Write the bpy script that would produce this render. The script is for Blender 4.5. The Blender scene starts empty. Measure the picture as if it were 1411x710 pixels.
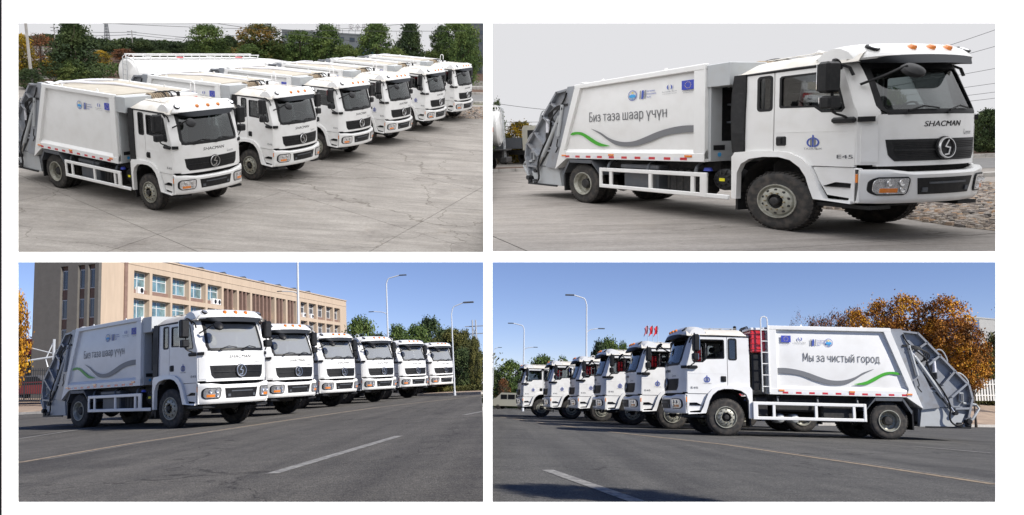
import bpy, bmesh, math, random
from math import sin, cos, pi, radians, sqrt
from mathutils import Vector, Matrix, geometry, noise
random.seed(7)
SC = bpy.context.scene
COL = SC.collection

# ---------------------------------------------------------------- camera
CAM_Z = 0.85
PITCH = 0.1622
cd = bpy.data.cameras.new("camera")
cam = bpy.data.objects.new("camera", cd)
COL.objects.link(cam)
cam.location = (0, 0, CAM_Z)
cam.rotation_euler = (pi / 2 + PITCH, 0, 0)
cd.sensor_width = 36.0
cd.lens = 28.065
cd.clip_start = 0.05
cd.clip_end = 3000
SC.camera = cam
SC.render.resolution_x, SC.render.resolution_y = 1024, 515

# ---------------------------------------------------------------- daylight
SUN_AZ = Vector((0.84, -0.543))          # horizontal direction towards the sun
SUN_EL = radians(36)
w = bpy.data.worlds.new("World")
SC.world = w
w.use_nodes = True
nt = w.node_tree
nt.nodes.clear()
sky = nt.nodes.new('ShaderNodeTexSky')
sky.sky_type = 'NISHITA'
sky.sun_disc = False
sky.sun_elevation = SUN_EL
sky.sun_rotation = math.atan2(SUN_AZ.x, SUN_AZ.y)
sky.altitude = 3500
sky.air_density = 1.0
sky.dust_density = 0.1
sky.ozone_density = 4.0
bg = nt.nodes.new('ShaderNodeBackground')
bg.inputs['Strength'].default_value = 0.089
wo = nt.nodes.new('ShaderNodeOutputWorld')
tint = nt.nodes.new('ShaderNodeMixRGB')          # the photograph's slightly violet blue
tint.blend_type = 'MULTIPLY'
tint.inputs[0].default_value = 1.0
tint.inputs[2].default_value = (1.15, 0.98, 1.05, 1)
nt.links.new(sky.outputs[0], tint.inputs[1])
nt.links.new(tint.outputs[0], bg.inputs[0])
nt.links.new(bg.outputs[0], wo.inputs[0])
ld = bpy.data.lights.new("sun", 'SUN')
ld.energy = 5.0
ld.angle = radians(0.5)
ld.color = (1.0, 0.955, 0.89)
sun = bpy.data.objects.new("sun", ld)
COL.objects.link(sun)
sv = Vector((SUN_AZ.x * cos(SUN_EL), SUN_AZ.y * cos(SUN_EL), sin(SUN_EL)))
sun.rotation_euler = sv.to_track_quat('Z', 'Y').to_euler()
sun.location = (30, -30, 40)
SC.view_settings.view_transform = 'Standard'
SC.view_settings.look = 'None'
SC.view_settings.exposure = 0.4
SC.view_settings.gamma = 1

# ---------------------------------------------------------------- the four places
# each place has its own level ground; (pitch, roll, eye height, model scale)
def set_matrix(pi_, ro, h, s):
    cb, sb = cos(pi_), sin(pi_)
    base = Matrix(((1, 0, 0), (0, 0, -1), (0, 1, 0)))
    Rx = Matrix(((1, 0, 0), (0, cb, -sb), (0, sb, cb)))
    cc, sc = cos(ro), sin(ro)
    Rr = Matrix(((cc, -sc, 0), (sc, cc, 0), (0, 0, 1)))
    W = Rr @ Rx @ base
    C = Matrix(((1, 0, 0), (0, sin(PITCH), cos(PITCH)), (0, -cos(PITCH), sin(PITCH))))
    return (Matrix.Translation((0, 0, CAM_Z)) @ (C @ W).to_4x4() @ Matrix.Scale(s, 4)
            @ Matrix.Translation((0, 0, -h)))
YARD = set_matrix(0.30209, 0.07085, 6.2854, 1 / 24)      # concrete yard seen from above
APRON = set_matrix(0.14646, -0.02608, 1.4261, 1 / 16)    # concrete apron, one truck
STREET = set_matrix(-0.14575, -0.05240, 0.9070, 1.0)     # street in front of the office block
AVENUE = set_matrix(-0.17977, 0.02256, 0.7642, 1.0)      # street with the autumn trees
PLACE = Matrix.Identity(4)

# ---------------------------------------------------------------- materials
MATS = {}
def mat(name, col, rough=0.5, metal=0.0, coat=0.0, var=0.0, scale=3.0, bump=0.0, bscale=40.0, bdist=0.02,
        dirt=None, dirt_amt=0.0, emit=0.0, alpha=1.0, trans=0.0, spec=0.5, col2=None, stretch=None, coord='Object'):
    if name in MATS:
        return MATS[name]
    m = bpy.data.materials.new(name)
    m.use_nodes = True
    n, L = m.node_tree.nodes, m.node_tree.links
    b = n['Principled BSDF']
    b.inputs['Base Color'].default_value = (*col, 1)
    b.inputs['Roughness'].default_value = rough
    b.inputs['Metallic'].default_value = metal
    b.inputs['Coat Weight'].default_value = coat
    b.inputs['Coat Roughness'].default_value = 0.08
    b.inputs['Specular IOR Level'].default_value = spec
    b.inputs['Transmission Weight'].default_value = trans
    b.inputs['Alpha'].default_value = alpha
    if emit:
        b.inputs['Emission Color'].default_value = (*col, 1)
        b.inputs['Emission Strength'].default_value = emit
    tc = n.new('ShaderNodeTexCoord')
    src = tc.outputs[coord]
    if stretch:
        mp = n.new('ShaderNodeMapping')
        mp.inputs['Scale'].default_value = stretch[:3]
        if len(stretch) > 3:
            mp.inputs['Rotation'].default_value = (0, 0, stretch[3])
        L.new(src, mp.inputs[0])
        src = mp.outputs[0]
    cur = None
    if var or col2:
        nz = n.new('ShaderNodeTexNoise')
        nz.inputs['Scale'].default_value = scale
        nz.inputs['Detail'].default_value = 6
        nz.inputs['Roughness'].default_value = 0.65
        L.new(src, nz.inputs['Vector'])
        rp = n.new('ShaderNodeValToRGB')
        c2 = col2 or tuple(c * (1 - var) for c in col)
        rp.color_ramp.elements[0].position = 0.32
        rp.color_ramp.elements[1].position = 0.68
        rp.color_ramp.elements[0].color = (*c2, 1)
        rp.color_ramp.elements[1].color = (*(col if col2 else tuple(min(1, c * (1 + var * 0.5)) for c in col)), 1)
        L.new(nz.outputs[0], rp.inputs[0])
        cur = rp.outputs[0]
        L.new(cur, b.inputs['Base Color'])
    if dirt:
        nz = n.new('ShaderNodeTexNoise')
        nz.inputs['Scale'].default_value = scale * 2.7
        nz.inputs['Detail'].default_value = 8
        L.new(src, nz.inputs['Vector'])
        mr = n.new('ShaderNodeMapRange')
        mr.inputs['From Min'].default_value = 0.45
        mr.inputs['From Max'].default_value = 0.72
        mr.inputs['To Max'].default_value = dirt_amt
        L.new(nz.outputs[0], mr.inputs[0])
        mx = n.new('ShaderNodeMixRGB')
        mx.inputs[1].default_value = (*col, 1)
        mx.inputs[2].default_value = (*dirt, 1)
        L.new(mr.outputs[0], mx.inputs[0])
        if cur:
            L.new(cur, mx.inputs[1])
        L.new(mx.outputs[0], b.inputs['Base Color'])
    if bump:
        nz = n.new('ShaderNodeTexNoise')
        nz.inputs['Scale'].default_value = bscale
        nz.inputs['Detail'].default_value = 4
        L.new(src, nz.inputs['Vector'])
        bp = n.new('ShaderNodeBump')
        bp.inputs['Strength'].default_value = bump
        bp.inputs['Distance'].default_value = bdist
        L.new(nz.outputs[0], bp.inputs['Height'])
        L.new(bp.outputs[0], b.inputs['Normal'])
    MATS[name] = m
    return m

M_WHITE = mat('white_truck_paint', (0.81, 0.81, 0.795), 0.38, coat=0.5, dirt=(0.55, 0.52, 0.47), dirt_amt=0.22, scale=1.3)
M_BODY = mat('white_body_paint', (0.79, 0.79, 0.775), 0.42, coat=0.25, dirt=(0.56, 0.54, 0.5), dirt_amt=0.25, scale=0.9)
M_ROOF = mat('dusty_roof_paint', (0.70, 0.685, 0.65), 0.6, col2=(0.56, 0.52, 0.45), scale=2.0)
M_DUST = mat('dusty_body_top', (0.50, 0.46, 0.38), 0.8, col2=(0.38, 0.34, 0.28), scale=2.5)
M_GREY = mat('grey_tailgate_paint', (0.25, 0.267, 0.295), 0.42, coat=0.3, dirt=(0.17, 0.14, 0.11), dirt_amt=0.45, scale=2.0)
M_VISOR = mat('smoked_visor', (0.022, 0.025, 0.03), 0.6, spec=0.25)
M_GREYL = mat('light_grey_paint', (0.42, 0.44, 0.45), 0.45, coat=0.2, dirt=(0.35, 0.33, 0.3), dirt_amt=0.25, scale=2.0)
M_GREYD = mat('dark_grey_paint', (0.075, 0.085, 0.1), 0.5, dirt=(0.16, 0.14, 0.12), dirt_amt=0.3, scale=4)
M_BLACK = mat('black_plastic', (0.011, 0.0115, 0.013), 0.5, spec=0.3, dirt=(0.07, 0.065, 0.06), dirt_amt=0.15, scale=5)
M_BLACK2 = mat('black_chassis', (0.012, 0.012, 0.013), 0.7, dirt=(0.07, 0.06, 0.05), dirt_amt=0.4, scale=5)
M_RUBBER = mat('tyre_rubber', (0.022, 0.021, 0.02), 0.8, dirt=(0.13, 0.105, 0.085), dirt_amt=0.45, scale=3.5)
M_RIM = mat('painted_steel_rim', (0.36, 0.36, 0.31), 0.45, metal=0.2, dirt=(0.16, 0.13, 0.09), dirt_amt=0.6, scale=5)
M_NUT = mat('brass_wheel_nut', (0.38, 0.32, 0.2), 0.4, metal=0.7)
M_CHROME = mat('chrome', (0.62, 0.62, 0.62), 0.28, metal=1.0)
M_LAMP = mat('lamp_reflector', (0.8, 0.81, 0.83), 0.16, metal=0.75, coat=1.0, var=0.35, scale=18)
M_ORANGE = mat('orange_lens', (0.75, 0.22, 0.03), 0.2, coat=1.0)
M_RED = mat('red_reflector', (0.55, 0.015, 0.03), 0.35, coat=0.6)
M_REDP = mat('red_tank_paint', (0.6, 0.02, 0.03), 0.35, coat=0.5, var=0.2)
M_REFW = mat('white_reflector', (0.72, 0.72, 0.76), 0.4)
M_BLUE = mat('flag_blue', (0.035, 0.06, 0.42), 0.5)
M_LBLUE = mat('emblem_blue', (0.05, 0.35, 0.72), 0.5)
M_INK = mat('text_blue', (0.05, 0.09, 0.4), 0.5)
M_GOLD = mat('star_yellow', (0.8, 0.62, 0.08), 0.5)
M_GTXT = mat('lettering_grey', (0.11, 0.115, 0.125), 0.5)
M_GSW = mat('swoosh_grey', (0.17, 0.175, 0.185), 0.45)
M_GREEN = mat('swoosh_green', (0.05, 0.36, 0.02), 0.45)
M_YEL = mat('yellow_label', (0.75, 0.68, 0.02), 0.5)
M_INT = mat('cab_interior', (0.05, 0.052, 0.056), 0.8)
M_SEAT = mat('seat_fabric', (0.09, 0.09, 0.1), 0.9, var=0.3)
M_HOSE = mat('tan_hose', (0.36, 0.28, 0.19), 0.7, var=0.5, scale=12)
M_MIRROR = mat('mirror_glass', (0.85, 0.85, 0.85), 0.03, metal=1.0)

def glass_mat(name, tint, fac, refl=0.9, rough=0.02):
    m = bpy.data.materials.new(name)
    m.use_nodes = True
    n, L = m.node_tree.nodes, m.node_tree.links
    n.clear()
    tr = n.new('ShaderNodeBsdfTransparent')
    tr.inputs[0].default_value = (*tint, 1)
    gl = n.new('ShaderNodeBsdfGlossy')
    gl.inputs['Color'].default_value = (refl, refl, refl, 1)
    gl.inputs['Roughness'].default_value = rough
    lw = n.new('ShaderNodeLayerWeight')
    lw.inputs[0].default_value = 0.25
    mr = n.new('ShaderNodeMapRange')
    mr.inputs['To Min'].default_value = fac
    mr.inputs['To Max'].default_value = 0.9
    L.new(lw.outputs['Fresnel'], mr.inputs[0])
    mx = n.new('ShaderNodeMixShader')
    L.new(mr.outputs[0], mx.inputs[0])
    L.new(tr.outputs[0], mx.inputs[1])
    L.new(gl.outputs[0], mx.inputs[2])
    o = n.new('ShaderNodeOutputMaterial')
    L.new(mx.outputs[0], o.inputs[0])
    return m
M_WS = glass_mat('windscreen_glass', (0.42, 0.46, 0.46), 0.09)
M_SG = glass_mat('side_glass', (0.46, 0.49, 0.5), 0.08)
def glare_glass():
    m = glass_mat('glare_windscreen_glass', (0.5, 0.55, 0.55), 0.30)
    n, L = m.node_tree.nodes, m.node_tree.links
    out = [x for x in n if x.type == 'OUTPUT_MATERIAL'][0]; src = out.inputs[0].links[0].from_socket
    df = n.new('ShaderNodeBsdfDiffuse'); df.inputs[0].default_value = (.55, .56, .56, 1)  # pale diffuse layer puts the sun glare into the glass
    mx = n.new('ShaderNodeMixShader'); mx.inputs[0].default_value = .34
    L.new(src, mx.inputs[1]); L.new(df.outputs[0], mx.inputs[2]); L.new(mx.outputs[0], out.inputs[0])
    return m
M_WSG = glare_glass()
M_WIN = mat('office_window_glass', (0.17, 0.29, 0.32), 0.08, metal=0.2, coat=1.0, var=0.6, scale=1.2)

# ---------------------------------------------------------------- mesh helpers
class MB:
    def __init__(s):
        s.v = []; s.f = []
    def add(s, vs, fs):
        o = len(s.v)
        s.v += [tuple(v) for v in vs]
        s.f += [tuple(i + o for i in f) for f in fs]
        return s
    def box(s, x0, x1, y0, y1, z0, z1, b=0.0):
        if x0 > x1: x0, x1 = x1, x0
        if y0 > y1: y0, y1 = y1, y0
        if z0 > z1: z0, z1 = z1, z0
        if b <= 0:
            return s.add([(x, y, z) for x in (x0, x1) for y in (y0, y1) for z in (z0, z1)],
                         [(0, 1, 3, 2), (4, 6, 7, 5), (0, 4, 5, 1), (2, 3, 7, 6), (0, 2, 6, 4), (1, 5, 7, 3)])
        b = min(b, (x1 - x0) * .45, (y1 - y0) * .45, (z1 - z0) * .45)
        B = ((x0, x1), (y0, y1), (z0, z1))
        vs = []; idx = {}
        for c in [(i, j, k) for i in (0, 1) for j in (0, 1) for k in (0, 1)]:
            for a in range(3):
                p = [B[d][c[d]] if d == a else B[d][c[d]] + (b if c[d] == 0 else -b) for d in range(3)]
                idx[c, a] = len(vs); vs.append(tuple(p))
        fs = []
        for a in range(3):
            d1, d2 = [d for d in range(3) if d != a]
            for e in (0, 1):
                q = []
                for (i, j) in ((0, 0), (1, 0), (1, 1), (0, 1)):
                    c = [0, 0, 0]; c[a] = e; c[d1] = i; c[d2] = j
                    q.append(idx[tuple(c), a])
                fs.append(tuple(q))
        for a in range(3):                       # edges parallel to axis a
            d1, d2 = [d for d in range(3) if d != a]
            for i in (0, 1):
                for j in (0, 1):
                    c0 = [0, 0, 0]; c0[d1] = i; c0[d2] = j; c0[a] = 0
                    c1 = list(c0); c1[a] = 1
                    fs.append((idx[tuple(c0), d1], idx[tuple(c1), d1], idx[tuple(c1), d2], idx[tuple(c0), d2]))
        for c in [(i, j, k) for i in (0, 1) for j in (0, 1) for k in (0, 1)]:
            fs.append((idx[c, 0], idx[c, 1], idx[c, 2]))
        return s.add(vs, fs)
    def cyl(s, p0, p1, r0, r1=None, n=14, cap=True):
        r1 = r0 if r1 is None else r1
        p0, p1 = Vector(p0), Vector(p1)
        d = (p1 - p0).normalized()
        a = d.orthogonal().normalized(); c = d.cross(a)
        vs = [p0 + (a * cos(2 * pi * i / n) + c * sin(2 * pi * i / n)) * r0 for i in range(n)]
        vs += [p1 + (a * cos(2 * pi * i / n) + c * sin(2 * pi * i / n)) * r1 for i in range(n)]
        fs = [(i, (i + 1) % n, n + (i + 1) % n, n + i) for i in range(n)]
        if cap:
            fs += [tuple(range(n - 1, -1, -1)), tuple(range(n, 2 * n))]
        return s.add(vs, fs)
    def tube(s, pts, r, n=7, smooth=0):
        pts = [Vector(p) for p in pts]
        for _ in range(smooth):
            q = [pts[0]]
            for a, b in zip(pts, pts[1:]):
                q += [a.lerp(b, .25), a.lerp(b, .75)]
            pts = q + [pts[-1]]
        vs = []; ref = None
        for i, p in enumerate(pts):
            d = (pts[min(i + 1, len(pts) - 1)] - pts[max(i - 1, 0)]).normalized()
            if ref is None:
                ref = d.orthogonal().normalized()
            ref = (ref - d * ref.dot(d)).normalized()
            c = d.cross(ref)
            vs += [p + (ref * cos(2 * pi * k / n) + c * sin(2 * pi * k / n)) * r for k in range(n)]
        fs = []
        for i in range(len(pts) - 1):
            for k in range(n):
                fs.append((i * n + k, i * n + (k + 1) % n, (i + 1) * n + (k + 1) % n, (i + 1) * n + k))
        fs += [tuple(range(n - 1, -1, -1)), tuple(range((len(pts) - 1) * n, len(pts) * n))]
        return s.add(vs, fs)
    def prism(s, poly, a, b, axis='y'):
        n = len(poly)
        def P(p, t):
            return {'y': (p[0], t, p[1]), 'x': (t, p[0], p[1]), 'z': (p[0], p[1], t)}[axis]
        vs = [P(p, a) for p in poly] + [P(p, b) for p in poly]
        fs = [tuple(range(n)), tuple(range(2 * n - 1, n - 1, -1))]
        fs += [(i, n + i, n + (i + 1) % n, (i + 1) % n) for i in range(n)]
        return s.add(vs, fs)
    def lathe(s, prof, c, axis, n=32, a0=0.0):
        """prof: (r, h) pairs; h along axis from c"""
        c = Vector(c); d = Vector(axis).normalized()
        u = Vector((0, 0, 1)) if abs(d.z) < .9 else Vector((1, 0, 0))
        u = (u - d * u.dot(d)).normalized(); v = d.cross(u)
        vs = []
        for r, h in prof:
            for k in range(n):
                t = a0 + 2 * pi * k / n
                vs.append(c + d * h + (u * cos(t) + v * sin(t)) * r)
        fs = []
        for i in range(len(prof) - 1):
            for k in range(n):
                fs.append((i * n + k, i * n + (k + 1) % n, (i + 1) * n + (k + 1) % n, (i + 1) * n + k))
        return s.add(vs, fs)
    def surf(s, fn, nu, nv, thick=None):
        """fn(u,v)->point in 0..1; thick(u,v)->offset vector makes it a closed sheet"""
        P = [[Vector(fn(i / nu, j / nv)) for j in range(nv + 1)] for i in range(nu + 1)]
        vs = [p for r in P for p in r]
        W = nv + 1
        fs = [(i * W + j, (i + 1) * W + j, (i + 1) * W + j + 1, i * W + j + 1) for i in range(nu) for j in range(nv)]
        if thick:
            N = len(vs)
            vs += [P[i][j] + Vector(thick(i / nu, j / nv)) for i in range(nu + 1) for j in range(nv + 1)]
            fs += [tuple(N + k for k in reversed(f)) for f in list(fs)]
            ring = [(i, 0) for i in range(nu + 1)] + [(nu, j) for j in range(1, nv + 1)] + \
                   [(i, nv) for i in range(nu - 1, -1, -1)] + [(0, j) for j in range(nv - 1, 0, -1)]
            ids = [i * W + j for i, j in ring]
            for a, b in zip(ids, ids[1:] + ids[:1]):
                fs.append((b, a, N + a, N + b))
        return s.add(vs, fs)
    def plate(s, outer, holes, fn, t):
        """flat outline with holes in (u,v); fn(u,v,w)->xyz with w 0..t the thickness"""
        pts = [Vector(p) for p in outer]
        loops = [list(range(len(outer)))]
        for h in holes:
            loops.append(list(range(len(pts), len(pts) + len(h))))
            pts += [Vector(p) for p in h]
        edges = [(a, b) for lp in loops for a, b in zip(lp, lp[1:] + lp[:1])]
        tri = geometry.tessellate_polygon([[Vector((pts[i].x, pts[i].y, 0)) for i in lp] for lp in loops])
        N = len(pts)
        vs = [fn(p.x, p.y, 0) for p in pts] + [fn(p.x, p.y, t) for p in pts]
        fs = [tuple(f) for f in tri] + [tuple(N + i for i in reversed(f)) for f in tri]
        fs += [(a, b, N + b, N + a) for a, b in edges]
        return s.add(vs, fs)

def finish(me, smooth=35):
    bm = bmesh.new(); bm.from_mesh(me)
    bmesh.ops.recalc_face_normals(bm, faces=bm.faces)
    bm.to_mesh(me); bm.free()
    if smooth:
        me.polygons.foreach_set('use_smooth', [True] * len(me.polygons))
        me.set_sharp_from_angle(angle=radians(smooth))
def mesh_of(name, mb, m, smooth=35, fix=True):
    me = bpy.data.meshes.new(name)
    me.from_pydata([tuple(v) for v in mb.v], [], mb.f)
    me.materials.append(m)
    if fix:
        finish(me, smooth)
    elif smooth:
        me.polygons.foreach_set('use_smooth', [True] * len(me.polygons))
    me.update()
    return me
def part(name, mb, m, parent, kind=None, label=None, smooth=35, fix=True):
    o = bpy.data.objects.new(name, mesh_of(name, mb, m, smooth, fix))
    COL.objects.link(o)
    o.parent = parent
    if kind: o['kind'] = kind
    if label: o['label'] = label
    return o
def empty_part(name, parent):
    o = bpy.data.objects.new(name, None)
    COL.objects.link(o); o.parent = parent
    return o
def thing(name, label, cat, place=None, loc=(0, 0, 0), rz=0.0, sc=(1, 1, 1), group=None):
    o = bpy.data.objects.new(name, None)
    COL.objects.link(o)
    o.matrix_world = (place if place is not None else PLACE) @ Matrix.Translation(loc) @ Matrix.Rotation(rz, 4, 'Z') @ Matrix.Diagonal((*sc, 1))
    o['label'] = label; o['category'] = cat
    if group: o['group'] = group
    return o
def solo(name, mb, m, label=None, cat=None, kind=None, place=None, loc=(0, 0, 0), rz=0.0, sc=(1, 1, 1), group=None, smooth=35, fix=True):
    o = bpy.data.objects.new(name, mesh_of(name, mb, m, smooth, fix))
    COL.objects.link(o)
    o.matrix_world = (place if place is not None else PLACE) @ Matrix.Translation(loc) @ Matrix.Rotation(rz, 4, 'Z') @ Matrix.Diagonal((*sc, 1))
    if label: o['label'] = label
    if cat: o['category'] = cat
    if kind: o['kind'] = kind
    if group: o['group'] = group
    return o
def copy_tree(o, parent=None):
    c = o.copy(); COL.objects.link(c)
    if parent: c.parent = parent
    for ch in o.children:
        copy_tree(ch, c)
    return c
def place_copy(src, place, loc, rz, sc, label, group=None):
    c = copy_tree(src)
    c.matrix_world = place @ Matrix.Translation(loc) @ Matrix.Rotation(rz, 4, 'Z') @ Matrix.Diagonal((*sc, 1))
    c['label'] = label
    if group: c['group'] = group
    elif 'group' in c: del c['group']
    return c

TXT = {}
def text_verts(s, size, width=None, res=3):
    """flat lettering: verts in (u, v), left-bottom origin, scaled to a cap height / width"""
    key = (s, res)
    if key not in TXT:
        cu = bpy.data.curves.new('t', 'FONT'); cu.body = s; cu.resolution_u = res
        ob = bpy.data.objects.new('t', cu); COL.objects.link(ob)
        bpy.context.view_layer.update()
        me = bpy.data.meshes.new_from_object(ob)
        TXT[key] = ([tuple(v.co) for v in me.vertices], [tuple(p.vertices) for p in me.polygons])
        bpy.data.objects.remove(ob); bpy.data.meshes.remove(me)
    vs, fs = TXT[key]
    x0 = min(v[0] for v in vs); x1 = max(v[0] for v in vs)
    k = size / 0.72
    kx = width / (x1 - x0) if width else k
    return [((v[0] - x0) * kx, v[1] * k) for v in vs], fs
def text_mb(mb, s, size, fn, width=None, centre=False):
    vs, fs = text_verts(s, size, width)
    off = (max(v[0] for v in vs) / 2) if centre else 0
    mb.add([fn(u - off, v) for u, v in vs], fs)
    return mb
# ---------------------------------------------------------------- the refuse truck
# truck frame: x forward, y to its left, z up; front axle above the origin
def FX(y, z, proud=0.0):
    t = abs(y)
    x = 1.36 - .14 * (t / .9) ** 2 if t < .9 else 1.22 - .17 * ((t - .9) / .27) ** 1.3
    if z > 2.0: x -= .33 * (z - 2.0)
    if z > 2.62: x -= .1 * (z - 2.62)
    if z < 1.5: x += .03 * (1.5 - z)
    return x + proud
def front(mb, ya, yb, z0, z1, proud=0.0, thick=.04, nu=16, nv=6, zf=None):
    """a sheet that follows the cab front; ya, yb numbers or functions of z"""
    fa = ya if callable(ya) else (lambda z: ya)
    fb = yb if callable(yb) else (lambda z: yb)
    def fn(u, v):
        z = z0 + (z1 - z0) * v
        if zf: z = zf(u, z)
        y = fa(z) + (fb(z) - fa(z)) * u
        return (FX(y, z, proud), y, z)
    return mb.surf(fn, nu, nv, (lambda u, v: (-thick, 0, 0)) if thick else None)
def rrect(x0, x1, z0, z1, r, n=4):
    pts = []
    for cx, cz, a in ((x1 - r, z1 - r, 0), (x0 + r, z1 - r, 90), (x0 + r, z0 + r, 180), (x1 - r, z0 + r, 270)):
        for k in range(n + 1):
            t = radians(a + 90 * k / n)
            pts.append((cx + r * cos(t), cz + r * sin(t)))
    return pts
YS = 1.17
def side_fn(s, y=YS, inward=True):
    return lambda u, v, w_: (u, s * (y - w_), v)

def make_wheel(parent, x, s, rear):
    wname = empty_part('wheel', parent)
    yo = 1.19 if not rear else 1.2
    sets = [(yo, .27)] if not rear else [(yo, .26), (yo - .33, .26)]
    t = MB()
    for (yy, wd) in sets:
        prof = [(.295, 0.0), (.33, .012), (.40, .004), (.46, .006), (.495, .022), (.513, .045), (.513, wd - .045), (.495, wd - .022), (.45, wd), (.3, wd)]
        t.lathe([(r, -h) for r, h in prof], (x, s * yy, .52), (0, s, 0), 40)
        for k in range(44):                       # tread blocks
            a = 2 * pi * k / 44
            for (h0, h1) in ((.02, .09), (.1, .165), (.175, wd - .02)):
                a2 = a + (.05 if h0 > .05 else 0)
                ca, sa = cos(a2), sin(a2)
                q = []
                for (r, da, h) in ((.507, -.045, h0), (.507, .045, h0), (.507, .045, h1), (.507, -.045, h1),
                                   (.524, -.04, h0 + .006), (.524, .04, h0 + .006), (.524, .04, h1 - .006), (.524, -.04, h1 - .006)):
                    q.append((x + r * cos(a2 + da), s * (yy - h), .52 + r * sin(a2 + da)))
                t.add(q, [(4, 5, 6, 7), (0, 1, 5, 4), (1, 2, 6, 5), (2, 3, 7, 6), (3, 0, 4, 7)])
    part('tyre', t, M_RUBBER, wname, smooth=30)
    r = MB(); c = (x, s * yo, .52)
    if not rear:
        r.lathe([(.305, -.01), (.30, .012), (.285, .012), (.275, -.03), (.25, -.045), (.235, .0), (.165, .035), (.13, .035), (.125, -.06)], c, (0, s, 0), 36)
        part('rim', r, M_RIM, wname)
        h = MB()
        h.lathe([(.125, .0), (.12, -.03), (.075, -.03), (.07, .05), (.055, .065), (0.001, .07)], c, (0, s, 0), 24)
        for k in range(10):
            a = 2 * pi * (k + .5) / 10
            h.cyl((x + .205 * cos(a), s * (yo + .004), .52 + .205 * sin(a)), (x + .205 * cos(a), s * (yo + .021), .52 + .205 * sin(a)), .022, .022, 10)
        part('hub_cap', h, M_BLACK2, wname)
        nn = MB()
        for k in range(10):
            a = 2 * pi * k / 10
            p = (x + .15 * cos(a), .52 + .15 * sin(a))
            nn.cyl((p[0], s * (yo + .03), p[1]), (p[0], s * (yo + .065), p[1]), .014, .012, 6)
        part('wheel_nuts', nn, M_NUT, wname, kind='stuff')
    else:
        r.lathe([(.305, -.01), (.30, .012), (.28, .012), (.27, -.03), (.245, -.06), (.24, -.15), (.2, -.17), (.13, -.17)], c, (0, s, 0), 36)
        part('rim', r, M_RIM, wname)
        h = MB()
        h.lathe([(.13, -.17), (.125, -.08), (.1, -.05), (.001, -.04)], c, (0, s, 0), 24)
        part('hub_cap', h, M_BLACK2, wname)
        nn = MB()
        for k in range(10):
            a = 2 * pi * k / 10
            p = (x + .165 * cos(a), .52 + .165 * sin(a))
            nn.cyl((p[0], s * (yo - .17), p[1]), (p[0], s * (yo - .135), p[1]), .014, .012, 6)
        part('wheel_nuts', nn, M_NUT, wname, kind='stuff')
    return wname

def make_mirror(T, s):
    m = MB()
    yo = s * 1.44
    m.box(.78, .94, yo - .13, yo + .13, 2.34, 2.82, .035)
    mi = part('wing_mirror', m, M_BLACK, T)
    g = MB().box(.772, .78, yo - .11, yo + .11, 2.37, 2.79)
    part('mirror_glass', g, M_MIRROR, mi)
    m2 = MB().box(.81, .96, yo - .12, yo + .12, 2.09, 2.29, .03)
    m2 = part('wide_angle_mirror', m2, M_BLACK, T)
    g = MB().box(.804, .81, yo - .10, yo + .10, 2.11, 2.27)
    part('mirror_glass', g, M_MIRROR, m2)
    a = MB()
    a.tube([(.83, s * 1.16, 2.72), (.86, s * 1.26, 2.83), (.88, s * 1.38, 2.86), (.88, s * 1.4, 2.8)], .022, smooth=1)
    a.tube([(.88, s * 1.40, 2.35), (.88, s * 1.40, 2.26)], .018)
    a.tube([(.88, s * 1.40, 2.10), (.88, s * 1.36, 2.02), (.94, s * 1.24, 1.97), (.95, s * 1.2, 1.93)], .018, smooth=1)
    part('mirror_arm', a, M_BLACK, T)
    b = MB().box(.76, 1.06, s * 1.165, s * 1.245, 1.86, 1.955, .03)
    b.surf(lambda u, v: (FX(1.165 - .13 * u, 1.9, .0) + .0, s * (1.165 - .13 * u), 1.87 + .08 * v), 4, 1, lambda u, v: (.045, s * .02, 0))
    part('grab_bar', b, M_BLACK, T)

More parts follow.
